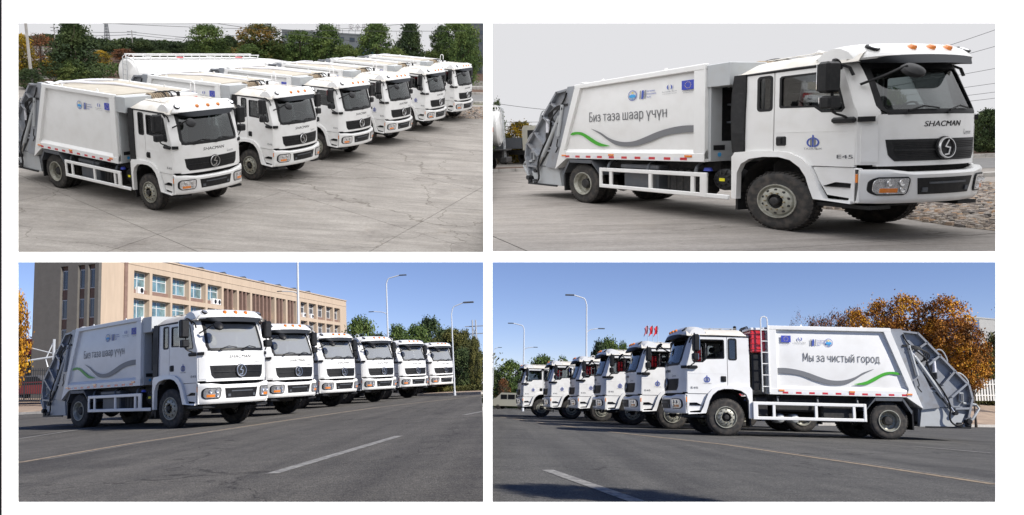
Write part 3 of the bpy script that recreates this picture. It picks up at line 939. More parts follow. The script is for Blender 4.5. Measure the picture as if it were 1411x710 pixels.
        for a, b in (((-4.95, 3.07), (-5.46, 3.02)), ((-5.44, 3.04), (-6.78, 1.56)), ((-6.78, 1.58), (-6.85, 1.2)), ((-5.50, 2.62), (-5.70, 2.76)),
                     ((-5.70, 2.12), (-6.06, 2.42)), ((-6.06, 1.55), (-6.42, 1.96)), ((-6.28, 1.22), (-6.72, 1.60)),
                     ((-6.85, 1.2), (-6.70, .66)), ((-5.55, 1.40), (-5.9, 1.38)), ((-5.32, 1.90), (-5.62, 1.88)), ((-5.62, 1.88), (-6.3, .95)), ((-6.35, .9), (-6.75, .92))):
            bar(a, b)
        part('tailgate_rib', rb, M_GREY, T)
        hy = MB()
        hy.cyl((-5.30, s * 1.19, 2.35), (-6.02, s * 1.19, 1.22), .055, n=10)
        part('main_cylinder', hy, M_GREYL, T)
        part('cylinder_rod', MB().cyl((-5.20, s * 1.19, 2.52), (-6.32, s * 1.19, .76), .028, n=8), M_CHROME, T)
        hy = MB(); hy.cyl((-5.14, s * 1.23, 2.66), (-5.33, s * 1.23, 1.80), .045, n=10)
        part('tilt_cylinder', hy, M_GREYL, T)
        hy = MB(); hy.cyl((-5.86, s * 1.13, 2.30), (-5.87, s * 1.13, 1.92), .05, n=10)
        hy = part('lock_cylinder', hy, M_REFW, T)
        hh = MB()
        hh.cyl((-5.87, s * 1.13, 1.72), (-5.87, s * 1.13, 1.9), .06, n=8)
        for k_ in range(4):
            r_ = .20 + .05 * k_
            hh.tube([(-5.12 - .03 * k_, s * 1.2, 2.62 - .02 * k_), (-5.3, s * 1.23, 2.66 - .03 * k_), (-5.32 - r_, s * 1.23, 2.56 - .02 * k_), (-5.38 - r_, s * 1.22, 2.3), (-5.25 - r_ * .6, s * 1.21, 2.12 + .03 * k_), (-5.28, s * 1.2, 2.2)], .018, 6, smooth=2)
        hh.tube([(-5.0, s * 1.22, 2.98), (-5.06, s * 1.23, 2.8), (-5.2, s * 1.24, 2.62), (-5.6, s * 1.24, 2.3), (-5.65, s * 1.22, 2.1)], .02, 6, smooth=2)
        hh.tube([(-5.62, s * 1.2, 2.2), (-5.75, s * 1.2, 1.8), (-6.0, s * 1.25, 1.4), (-6.2, s * 1.25, .95), (-6.1, s * 1.25, .6), (-6.3, s * 1.2, .42), (-6.5, s * 1.15, .46)], .024, 6, smooth=2)
        hh.tube([(-5.3, s * 1.26, 1.72), (-5.35, s * 1.27, 1.5), (-5.28, s * 1.26, 1.5), (-5.4, s * 1.26, 1.34)], .016, 5, smooth=1)
        hh.box(-4.98, -5.12, s * 1.2, s * 1.23, 2.62, 2.68); hh.box(-5.40, -5.52, s * 1.13, s * 1.16, 1.18, 1.3)
        part('hydraulic_hose', hh, M_BLACK, T)
        gr_ = MB()
        gr_.tube([(-5.95, s * 1.08, 2.50), (-6.02, s * 1.1, 2.58), (-6.16, s * 1.1, 2.54), (-6.28, s * 1.1, 2.26), (-6.24, s * 1.08, 2.20)], .02, 6, smooth=1)
        gr_.tube([(-6.30, s * 1.12, 1.90), (-6.46, s * 1.12, 1.92), (-6.62, s * 1.12, 1.90), (-6.78, s * 1.12, 1.72), (-6.80, s * 1.1, 1.62)], .02, 6, smooth=1)
        part('grab_handle', gr_, M_GREYL, T)
        tl = MB().box(-6.62, -6.50, s * 1.07, s * 1.15, 1.10, 1.36, .01)
        tl = part('tail_lamp_bracket', tl, M_GREYL, T)
        part('tail_lamp', MB().box(-6.60, -6.52, s * 1.15, s * 1.165, 1.13, 1.33, .008), M_GREYD, tl)
        part('reflector', MB().box(-5.60, -5.72, s * 1.135, s * 1.142, 1.46, 1.50), M_RED, T)
        part('white_reflector', MB().box(-5.72, -5.88, s * 1.135, s * 1.142, 1.46, 1.50), M_REFW, T)
        fr_ = MB()
        fr_.tube([(-6.62, s * 1.08, 1.06), (-6.98, s * 1.08, 1.02), (-7.06, s * 1.08, .92), (-6.86, s * 1.08, .62), (-6.62, s * 1.08, .46)], .035, 7)
        fr_.tube([(-6.55, s * 1.0, 1.0), (-6.86, s * 1.0, .62)], .03, 6)
        part('bin_lifter_arm', fr_, M_GREYL, T)
    for s in (-1, 1):
        for q_ in ((-6.78, -6.62, s * 1.0, s * 1.16, .40, .60, .02), (-6.5, -6.36, s * 1.02, s * 1.17, .36, .52, .02), (-6.75, -5.5, s * 1.14, s * 1.17, .35, .40)):
            part('hinge_bracket', MB().box(*q_), M_BLACK, T)
        for q_ in ((-6.7, .55, 1.1, 1.22, .07), (-6.33, .78, 1.12, 1.24, .06), (-5.18, 2.56, 1.18, 1.27, .06)):
            part('pivot_pin', MB().cyl((q_[0], s * q_[2], q_[1]), (q_[0], s * q_[3], q_[1]), q_[4], n=10), M_BLACK, T)
        sm_ = MB()
        for a, b in (((-5.46, 1.42), (-5.92, 1.40)), ((-5.92, 1.40), (-6.34, .86)), ((-5.38, .90), (-5.62, 1.86)), ((-5.85, .92), (-6.5, .94))):
            sm_.tube([(a[0], s * 1.135, a[1]), (b[0], s * 1.135, b[1])], .014, 4)
        part('dark_edge_line', sm_, M_GREYD, T)  # thin dark lines along the tailgate panel edges
    bl = MB().tube([(-6.98, -1.08, 1.02), (-6.98, 1.08, 1.02)], .03, 7)
    bl.tube([(-6.86, -1.1, .62), (-6.86, 1.1, .62)], .03, 7); bl.box(-6.9, -6.5, -.95, .95, .40, .48, .02)
    bl.tube([(-6.6, -1.1, .42), (-6.6, 1.1, .42)], .04, 7)
    part('bin_lifter_bar', bl, M_GREYL, T)
    part('light_bar', MB().box(-5.42, -5.35, -1.0, 1.0, .44, .52), M_BLACK, T)
    bc = MB().lathe([(.001, .14), (.045, .12), (.05, 0)], (-.55, .35, 3.06), (0, 0, 1), 12)
    part('roof_horn', bc, M_BLACK, T)
    return T

def on_side(s, x0, z0, y=1.242):
    """lettering lies on the body side and reads left to right from outside"""
    return (lambda u, v: (x0 + u, -y, z0 + v)) if s < 0 else (lambda u, v: (x0 - u, y, z0 + v))
def strip(mb, top, bot, s, y):
    n = len(top)
    vs = [(a, s * y, b) for a, b in top] + [(a, s * y, b) for a, b in bot]
    mb.add(vs, [(i, i + 1, n + i + 1, n + i) for i in range(n - 1)])
def resamp(pts, n):
    out = []
    for i in range(n):
        t = i / (n - 1) * (len(pts) - 1); k = min(int(t), len(pts) - 2); f = t - k
        p0 = pts[max(k - 1, 0)]; p1 = pts[k]; p2 = pts[k + 1]; p3 = pts[min(k + 2, len(pts) - 1)]
        out.append(tuple(.5 * ((2 * p1[d]) + (-p0[d] + p2[d]) * f + (2 * p0[d] - 5 * p1[d] + 4 * p2[d] - p3[d]) * f * f + (-p0[d] + 3 * p1[d] - 3 * p2[d] + p3[d]) * f ** 3) for d in (0, 1)))
    return out
def decal(name, mb, m, parent):
    return part(name, mb, m, parent, smooth=0, fix=False)
def add_logos(T, s):
    Y = 1.243
    def disc(cx, cz, r, m, name, rz=None, y=Y):
        rz = rz or r
        d = MB(); n = 24
        d.add([(cx, s * y, cz)] + [(cx + r * cos(2 * pi * k / n), s * y, cz + rz * sin(2 * pi * k / n)) for k in range(n)], [(0, k + 1, (k + 1) % n + 1) for k in range(n)])
        return decal(name, d, m, T)
    def ringd(cx, cz, r0, r1, m, name, y=Y):
        d = MB(); n = 28
        d.add([(cx + r * cos(2 * pi * k / n), s * y, cz + r * sin(2 * pi * k / n)) for r in (r0, r1) for k in range(n)], [(k, (k + 1) % n, n + (k + 1) % n, n + k) for k in range(n)])
        return decal(name, d, m, T)
    sx = -s                                         # reading direction along x
    # round city emblem
    cx = -2.90
    ringd(cx, 2.68, .105, .118, M_INK, 'emblem_ring'); ringd(cx, 2.68, .085, .09, M_GSW, 'emblem_ring')
    d = MB(); d.add([(cx + a, s * Y, 2.68 + b) for a, b in ((-.075, -.05), (.075, -.05), (.085, -.01), (.07, .02), (.04, .01), (.02, .035), (0, .015), (-.02, .035), (-.04, .01), (-.07, .02), (-.085, -.01))], [tuple(range(11))])
    decal('emblem_water', d, M_LBLUE, T)
    disc(cx, 2.74, .02, M_GOLD, 'emblem_sun'); disc(cx, 2.60, .035, M_LBLUE, 'emblem_wave', .012)
    # slanted bars with three lines of text
    x0 = -2.72 if s < 0 else -2.38
    d = MB(); e = MB()
    for k, (a, wd) in enumerate(((0, .022), (.05, .05), (.13, .022))):
        (e if k != 1 else d).add([(x0 + sx * (a + dx), s * Y, z) for dx, z in ((0, 2.58), (wd, 2.58), (wd + .02, 2.77), (.02, 2.77))], [(0, 1, 2, 3)])
    decal('bank_logo_bar', d, M_INK, T); decal('bank_logo_bars', e, M_GSW, T)
    d = MB(); xt = x0 + sx * .19
    for k, t in enumerate(('European', 'Investment', 'Bank')):
        text_mb(d, t, .042, on_side(s, xt, 2.725 - .065 * k, Y), width=(.2, .235, .105)[k])
    decal('bank_lettering', d, M_INK, T)
    # second bank
    cx = -1.985 if s < 0 else -2.10
    d = MB()
    for q in (-1, 1):
        d.add([(cx + q * (.014 + .05 * cos(t)), s * Y, 2.765 + .052 * sin(t)) for t in [pi * (k / 8 - .5) for k in range(9)]] + [(cx + q * (.014 + .02 * cos(t)), s * Y, 2.765 + .052 * sin(t)) for t in [pi * (.5 - k / 8) for k in range(9)]], [tuple(range(18))])
    decal('bank_emblem', d, M_INK, T)
    d = MB()
    text_mb(d, 'European Bank', .026, on_side(s, cx - sx * .17, 2.665, Y), width=.34)
    text_mb(d, 'for Reconstruction and Development', .018, on_side(s, cx - sx * .16, 2.625, Y), width=.32)
    decal('bank_small_print', d, M_GSW, T)
    # flag
    xc = -1.58 if s < 0 else -1.71
    decal('flag', MB().add([(xc + a, s * Y, b) for a, b in ((-.135, 2.67), (.135, 2.67), (.135, 2.86), (-.135, 2.86))], [(0, 1, 2, 3)]), M_BLUE, T)
    d = MB()
    for k in range(12):
        a = 2 * pi * k / 12; px, pz = xc + .062 * cos(a), 2.765 + .062 * sin(a)
        d.add([(px, s * (Y + .002), pz)] + [(px + (.011 if j % 2 else .005) * cos(pi * j / 5 - pi / 2 * 1), s * (Y + .002), pz - (.011 if j % 2 else .005) * sin(pi * j / 5 - pi / 2)) for j in range(10)], [(0, j + 1, (j + 1) % 10 + 1) for j in range(10)])
    decal('flag_stars', d, M_GOLD, T)
    d = MB(); text_mb(d, 'Funded by the', .018, on_side(s, xc - sx * .12, 2.635, Y), width=.24); text_mb(d, 'European Union', .018, on_side(s, xc - sx * .1, 2.605, Y), width=.2)
    decal('flag_small_print', d, M_GSW, T)
GLYPH = {
 'о': (.44, [[(.22 + .18 * cos(2 * pi * k / 14), .35 + .34 * sin(2 * pi * k / 14)) for k in range(15)]]),
 'а': (.42, [[(.06, .6), (.13, .68), (.22, .7), (.32, .65), (.36, .5), (.36, 0)], [(.34, .41), (.2, .4), (.08, .32), (.05, .17), (.1, .04), (.22, .0), (.34, .14)]]),
 'Б': (.44, [[(.36, 1), (.06, 1), (.06, 0), (.22, 0), (.34, .06), (.39, .24), (.36, .44), (.24, .54), (.08, .55)]]),
 'и': (.42, [[(.06, .7), (.06, 0), (.36, .7), (.36, 0)]]),
 'й': (.42, [[(.06, .7), (.06, 0), (.36, .7), (.36, 0)], [(.12, .94), (.16, .85), (.26, .85), (.3, .94)]]),
 'з': (.38, [[(.04, .62), (.14, .7), (.26, .68), (.31, .55), (.26, .42), (.13, .38)], [(.2, .37), (.31, .29), (.33, .14), (.24, .01), (.12, 0), (.03, .07)]]),
 'т': (.40, [[(.02, .7), (.38, .7)], [(.2, .66), (.2, 0)]]),
 'ш': (.62, [[(.06, .7), (.06, 0), (.56, 0), (.56, .7)], [(.31, .7), (.31, .04)]]),
 'р': (.43, [[(.06, .7), (.06, -.26)], [(.08, .56), (.15, .68), (.27, .7), (.36, .58), (.38, .35), (.35, .1), (.26, 0), (.15, .01), (.08, .12)]]),
 'ү': (.40, [[(.02, .7), (.2, .1), (.38, .7)], [(.2, .07), (.2, -.26)]]),
 'ч': (.42, [[(.06, .7), (.06, .46), (.12, .33), (.22, .3), (.34, .34)], [(.36, .7), (.36, 0)]]),
 'н': (.42, [[(.06, .7), (.06, 0)], [(.36, .7), (.36, 0)], [(.09, .36), (.33, .36)]]),
 'М': (.60, [[(.05, 0), (.08, 1), (.3, .2), (.52, 1), (.55, 0)]]),
 'ы': (.52, [[(.06, .7), (.06, 0), (.2, 0), (.29, .08), (.31, .2), (.29, .32), (.2, .4), (.09, .4)], [(.46, .7), (.46, 0)]]),
 'с': (.37, [[(.34, .64), (.25, .7), (.14, .67), (.06, .52), (.04, .35), (.06, .18), (.14, .03), (.25, 0), (.34, .06)]]),
 'г': (.34, [[(.06, 0), (.06, .7), (.32, .7)]]),
 'д': (.44, [[(.0, -.17), (.0, .0), (.42, 0), (.42, -.17)], [(.07, .03), (.14, .7), (.35, .7), (.35, .03)]]),
 ' ': (.13, [])}
def stroke_text(mb, txt, cap, width, s, x0, z0):
    gap = .075; tot = sum(GLYPH[c][0] + gap for c in txt) - gap
    kx = width / tot; u = 0; t = .085 * cap; k = 0
    sg = 1 if s < 0 else -1
    for c in txt:
        wd, lines = GLYPH[c]
        for pl in lines:
            P = [Vector(((u + p[0]) * kx, p[1] * cap)) for p in pl]
            for a, b in zip(P, P[1:]):
                d = (b - a).normalized(); n_ = Vector((-d.y, d.x)) * t / 2
                a2, b2 = a - d * t * .42, b + d * t * .42
                y = 1.2455 + .0003 * (k % 9); k += 1
                mb.add([(x0 + sg * q.x, s * y, z0 + q.y) for q in (a2 - n_, b2 - n_, b2 + n_, a2 + n_)], [(0, 1, 2, 3)])
        u += wd + gap
def add_slogan(T, s, txt, x0, width):
    d = MB(); stroke_text(d, txt, .225, width, s, x0, 2.145)
    decal('slogan_lettering', d, M_GTXT, T)
    top = [(-4.13, 1.965), (-3.83, 1.86), (-3.6, 1.73), (-3.36, 1.645), (-3.12, 1.61), (-2.85, 1.63), (-2.56, 1.72), (-2.28, 1.82), (-2.01, 1.89), (-1.68, 1.935), (-1.36, 1.93)]
    bot = [(-4.13, 1.96), (-3.83, 1.81), (-3.6, 1.66), (-3.36, 1.54), (-3.1, 1.50), (-2.8, 1.515), (-2.47, 1.60), (-2.19, 1.70), (-1.93, 1.76), (-1.6, 1.79), (-1.36, 1.785)]
    d = MB(); strip(d, resamp(top, 40), resamp(bot, 40), s, 1.246); decal('grey_swoosh', d, M_GSW, T)
    top = [(-4.84, 1.84), (-4.76, 1.885), (-4.58, 1.895), (-4.38, 1.86), (-4.12, 1.73), (-3.86, 1.60), (-3.55, 1.525)]
    bot = [(-4.84, 1.815), (-4.76, 1.815), (-4.58, 1.83), (-4.38, 1.77), (-4.12, 1.62), (-3.86, 1.515), (-3.55, 1.515)]
    d = MB(); strip(d, resamp(top, 30), resamp(bot, 30), s, 1.246); decal('green_swoosh', d, M_GREEN, T)
def add_door_logo(T, s):
    Y = 1.176; cx, cz, k_ = .50, 1.575, .76
    d = MB(); e = MB()
    d.add([(cx + a * k_, s * Y, cz + b * k_) for a, b in ((-.014, -.12), (.014, -.12), (.014, .13), (0, .15), (-.014, .14))], [tuple(range(5))])
    for q in (-1, 1):
        e.add([(cx + q * a * k_, s * Y, cz + b * k_) for a, b in ((.022, -.115), (.05, -.10), (.05, .07), (.022, .10))], [(0, 1, 2, 3)])
        n = 8
        d.add([(cx + q * (r * cos(t)) * k_, s * (Y + .001), cz + (-.02 + r * .95 * sin(t)) * k_) for r in (.115, .085) for t in [pi * (k / n - .5) * .85 for k in range(n + 1)]], [(k, k + 1, n + 2 + k, n + 1 + k) for k in range(n)])
    decal('company_emblem', d, M_INK, T); decal('company_emblem_bars', e, M_GSW, T)
    d = MB(); text_mb(d, 'ТАЗАЛЫК', .03, on_side(s, cx + s * .125, 1.44, Y), width=.25)
    decal('company_lettering', d, M_GSW, T)
def add_model_mark(T):
    for s in (-1, 1):
        d = MB(); text_mb(d, 'E45', .06, on_side(s, .82 - (.0 if s < 0 else -.13), 1.30, 1.178), width=.2)
        decal('door_lettering', d, M_GREYD, T)
# ---------------------------------------------------------------- overcast sky over the two model yards
def sky_shell():
    m = bpy.data.materials.new('overcast_sky'); m.use_nodes = True
    n, L = m.node_tree.nodes, m.node_tree.links; n.clear()
    tc = n.new('ShaderNodeTexCoord')
    nm = n.new('ShaderNodeVectorMath'); nm.operation = 'NORMALIZE'
    L.new(tc.outputs['Object'], nm.inputs[0])
    sx = n.new('ShaderNodeSeparateXYZ'); L.new(nm.outputs[0], sx.inputs[0])
    mr = n.new('ShaderNodeMapRange')
    mr.inputs['From Min'].default_value = 0.44; mr.inputs['From Max'].default_value = 0.75
    mr.inputs['To Min'].default_value = SKY_LO; mr.inputs['To Max'].default_value = SKY_HI
    L.new(sx.outputs['Z'], mr.inputs[0])
    em = n.new('ShaderNodeEmission'); em.inputs[0].default_value = (0.97, 0.97, 1.0, 1)
    L.new(mr.outputs[0], em.inputs[1])
    df = n.new('ShaderNodeBsdfDiffuse'); df.inputs[0].default_value = (.5, .5, .5, 1)
    ge = n.new('ShaderNodeNewGeometry')
    mx = n.new('ShaderNodeMixShader')
    L.new(ge.outputs['Backfacing'], mx.inputs[0]); L.new(em.outputs[0], mx.inputs[1]); L.new(df.outputs[0], mx.inputs[2])
    o = n.new('ShaderNodeOutputMaterial'); L.new(mx.outputs[0], o.inputs[0])
    # inward-facing vault: far wall, two sides, curved roof
    mb = MB()
    X, Y0, Y1, Z1 = 3.4, 0.50, 3.78, 1.80
    zb = lambda y: y * 0.1633 - 0.0          # lower rim, relative to the eye
    prof = [(Y1, zb(Y1)), (Y1, 1.2), (Y1 - .10, 1.60), (Y1 - .4, 1.82), (Y1 - 1.1, Z1), (1.6, Z1 - .1), (.9, 1.45), (Y0, 1.0), (Y0 - .03, .262)]
    xs = [-X, -X + .1, -X + .4, -.37, -.36, .36, .37, X - .4, X - .1, X]
    k = [.72, .9, 1, 1, 1, 1, 1, 1, .9, .72]
    vs = []
    for x, kk in zip(xs, k):
        for y, z in prof:
            if abs(x) > .365 and y < Y0 and z < .3: z = .085
            vs.append((x, y, z * kk if z > zb(y) + .1 and z > .3 else z))
    n_ = len(prof)
    fs = [(i * n_ + j, i * n_ + j + 1, (i + 1) * n_ + j + 1, (i + 1) * n_ + j) for i in range(9) for j in range(n_ - 1)]
    # side walls as fans down to the lower rim
    for i in (0, 9):
        ring = [i * n_ + j for j in range(n_)]
        fs.append(tuple(ring) if i == 0 else tuple(reversed(ring)))
    mb.add(vs, fs)
    me = bpy.data.meshes.new('sky'); me.from_pydata(mb.v, [], mb.f); me.materials.append(m)
    # normals must look inwards
    bm = bmesh.new(); bm.from_mesh(me); c = Vector((0, 2.2, 1.0))
    for f in bm.faces:
        if f.normal.dot(c - f.calc_center_median()) < 0: f.normal_flip()
    bm.to_mesh(me); bm.free()
    o_ = bpy.data.objects.new('sky', me); COL.objects.link(o_); o_.location = (0, 0, CAM_Z); o_['kind'] = 'structure'
SKY_LO, SKY_HI = 0.60, 1.95
sky_shell()

# ---------------------------------------------------------------- white display board with four openings, its face made to glow
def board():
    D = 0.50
    T = thing('display_board', 'large white display board with four rectangular openings, glow added to its face', 'display board', Matrix.Identity(4), (0, D * cos(PITCH), 0.0))
    C = Matrix.Translation((0, 0, CAM_Z)) @ Matrix(((1, 0, 0, 0), (0, cos(PITCH), -sin(PITCH), 0), (0, sin(PITCH), cos(PITCH), 0), (0, 0, 0, 1)))
    inv = T.matrix_world.inverted() @ C
    k = D / 1100
    def P(px, py, w_=0): return inv @ Vector(((px - 705.5) * k, D + w_, (355 - py) * k))
    outer = [(2.5, -60), (1470, -60), (1470, 790), (2.5, 790)]
    def R(a, b, c, d): return [(a, c), (b, c), (b, d), (a, d)]
    holes = [R(24.5, 666, 32, 347.5), R(678.5, 1372, 32, 346.5), R(24.5, 666, 361.5, 692), R(678.5, 1372, 361.5, 692)]
    mf = mat('glowing_white_panel', (0.82, 0.82, 0.80), 0.6, emit=0.9)  # emission added to keep the face white; nothing lights it from behind
    mk = mat('board_backing', (0.75, 0.75, 0.74), 0.8)
    wide = [R(24, 666.6, 31.4, 348), R(678, 1372.6, 31.4, 347), R(24, 666.6, 361, 692.6), R(677.4, 1372.6, 361, 692.6)]
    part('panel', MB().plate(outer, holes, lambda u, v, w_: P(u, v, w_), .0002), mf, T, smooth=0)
    part('backing', MB().plate(outer, wide, lambda u, v, w_: P(u, v, .0006 + w_), .0003), mk, T, smooth=0)
    part('edge_strip', MB().plate([(-25, -60), (2.5, -60), (2.5, 790), (-25, 790)], [], lambda u, v, w_: P(u, v, w_), .0015), M_BLACK, T, smooth=0)
    for px in (180, 1290):
        a = P(px, 785, .01)
        part('leg', MB().box(a.x - .012, a.x + .012, a.y - .008, a.y + .008, -.02, a.z + .03), M_BLACK, T)
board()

# ---------------------------------------------------------------- ground
def concrete_mat(name, base, dark, rot, warm=(0.36, 0.31, 0.24)):
    m = bpy.data.materials.new(name); m.use_nodes = True
    n, L = m.node_tree.nodes, m.node_tree.links; b = n['Principled BSDF']
    tc = n.new('ShaderNodeTexCoord')
    def noise_(scale, det=6, st=(1, 1, 1), rr=0.0, rough=.6):
        mp = n.new('ShaderNodeMapping'); mp.inputs['Scale'].default_value = st; mp.inputs['Rotation'].default_value = (0, 0, rr)
        L.new(tc.outputs['Object'], mp.inputs[0])
        z = n.new('ShaderNodeTexNoise'); z.inputs['Scale'].default_value = scale; z.inputs['Detail'].default_value = det; z.inputs['Roughness'].default_value = rough
        L.new(mp.outputs[0], z.inputs['Vector']); return z.outputs[0]
    def ramp(src, a, b_, c0, c1):
        r = n.new('ShaderNodeValToRGB'); r.color_ramp.elements[0].position = a; r.color_ramp.elements[1].position = b_
        r.color_ramp.elements[0].color = (*c0, 1); r.color_ramp.elements[1].color = (*c1, 1); L.new(src, r.inputs[0]); return r.outputs[0]
    def mul(a, b_, f=1.0, mode='MULTIPLY'):
        x = n.new('ShaderNodeMixRGB'); x.blend_type = mode; x.inputs[0].default_value = f
        L.new(a, x.inputs[1]); L.new(b_, x.inputs[2]); return x.outputs[0]
    c = ramp(noise_(.5, 8), .3, .7, dark, base)
    c = mul(c, ramp(noise_(1.4, 10, (.25, 1.6, 1), rot, .7), .33, .62, (.74, .72, .70), (1.12, 1.10, 1.07)))
    c = mul(c, ramp(noise_(9, 8, rough=.75), .35, .65, (.84, .83, .82), (1.08, 1.08, 1.08)))
    c = mul(c, ramp(noise_(.9, 6, (.16, 2.6, 1), rot), .62, .70, (1, 1, 1), (.74, .73, .73)))
    vo = n.new('ShaderNodeTexVoronoi'); vo.feature = 'DISTANCE_TO_EDGE'; vo.inputs['Scale'].default_value = .13
    wp = n.new('ShaderNodeVectorMath'); wp.operation = 'MULTIPLY_ADD'; wz = n.new('ShaderNodeTexNoise'); wz.inputs['Scale'].default_value = .9; wz.inputs['Detail'].default_value = 9
    L.new(tc.outputs['Object'], wz.inputs['Vector']); L.new(wz.outputs['Color'], wp.inputs[0]); wp.inputs[1].default_value = (2.2, 2.2, 0); L.new(tc.outputs['Object'], wp.inputs[2])
    L.new(wp.outputs[0], vo.inputs['Vector'])
    c = mul(c, ramp(vo.outputs[0], .0008, .0026, (.55, .53, .5), (1, 1, 1)))
    c = mul(c, ramp(noise_(.45, 9, rough=.7), .56, .66, (1, 1, 1), (.80, .79, .79)))
    c = mul(c, ramp(noise_(1.9, 10, rough=.85), .66, .70, (1, 1, 1), (.70, .69, .68)))
    c = mul(c, ramp(noise_(30, 4, rough=.8), .3, .7, (.86, .86, .86), (1.14, 1.14, 1.14)))
    c = mul(c, ramp(noise_(.7, 8, (.10, 4.5, 1), rot - .12, .75), .60, .66, (1, 1, 1), (.72, .71, .70)))
    x = n.new('ShaderNodeMixRGB'); L.new(ramp(noise_(1.1, 9, rough=.8), .55, .75, (0, 0, 0), (.35, .35, .35)), x.inputs[0]); L.new(c, x.inputs[1]); x.inputs[2].default_value = (*warm, 1)
    c = x.outputs[0]
    L.new(c, b.inputs['Base Color']); b.inputs['Roughness'].default_value = .85; b.inputs['Specular IOR Level'].default_value = .3
    return m
M_CONC = concrete_mat('yard_concrete', (.335, .318, .295), (.255, .24, .222), -.95)
M_CONC2 = concrete_mat('apron_concrete', (.325, .305, .285), (.255, .238, .22), 0.25)
M_JOINT = mat('slab_joint', (.06, .055, .05), .95)

def slabs(name, place, mc, poly_in, org, u, v, lu, lv, ru, rv, gap):
    base = solo(name, MB().add([(x, y, -.012) for x, y in poly_in], [tuple(range(len(poly_in)))]), M_JOINT, kind='structure', place=place, smooth=0)
    u = Vector(u).normalized(); v = Vector(v).normalized(); O = Vector(org)
    def clip(P, poly):
        out = P; n = len(poly)
        area = sum(poly[i][0] * poly[(i + 1) % n][1] - poly[(i + 1) % n][0] * poly[i][1] for i in range(n))
        sg = 1 if area > 0 else -1
        for i in range(n):
            a = Vector(poly[i]); b = Vector(poly[(i + 1) % n]); e = b - a; res = []
            if not out: return out
            for k in range(len(out)):
                p, q = out[k], out[(k + 1) % len(out)]
                dp = sg * (e.x * (p.y - a.y) - e.y * (p.x - a.x)); dq = sg * (e.x * (q.y - a.y) - e.y * (q.x - a.x))
                if dp >= 0: res.append(p)
                if (dp >= 0) != (dq >= 0): res.append(p.lerp(q, dp / (dp - dq)))
            out = res
        return out
    rnd = random.Random(5)
    for i in range(*ru):
        for j in range(*rv):
            g = gap
            P = [O + u * (lu * i + g) + v * (lv * j + g), O + u * (lu * (i + 1) - g) + v * (lv * j + g), O + u * (lu * (i + 1) - g) + v * (lv * (j + 1) - g), O + u * (lu * i + g) + v * (lv * (j + 1) - g)]
            P = clip(P, poly_in)
            if len(P) < 3: continue
            dz = rnd.uniform(-.003, 0)
            n = len(P)
            mb = MB().add([(p.x, p.y, dz) for p in P] + [(p.x, p.y, -.011) for p in P], [tuple(range(n))] + [(k, n + k, n + (k + 1) % n, (k + 1) % n) for k in range(n)])
            o = part('slab', mb, mc, base, smooth=0)
    return base
slabs('ground', YARD, M_CONC, [(-17.28, 16.1), (-.64, 20.08), (-3.6, 84), (-66, 88), (-60, 58)], (-9.33, 20.0), (.27, .963), (.79, -.613), 6.0, 5.9, (-8, 16), (-20, 10), .009)
slabs('ground', APRON, M_CONC2, [(-.3, 9.78), (8.31, 8.23), (46, 46), (44, 56), (-1.7, 60)], (4.95, 10.3), (.27, -.963), (.963, .27), 5.5, 4.6, (-12, 3), (-3, 12), .011)

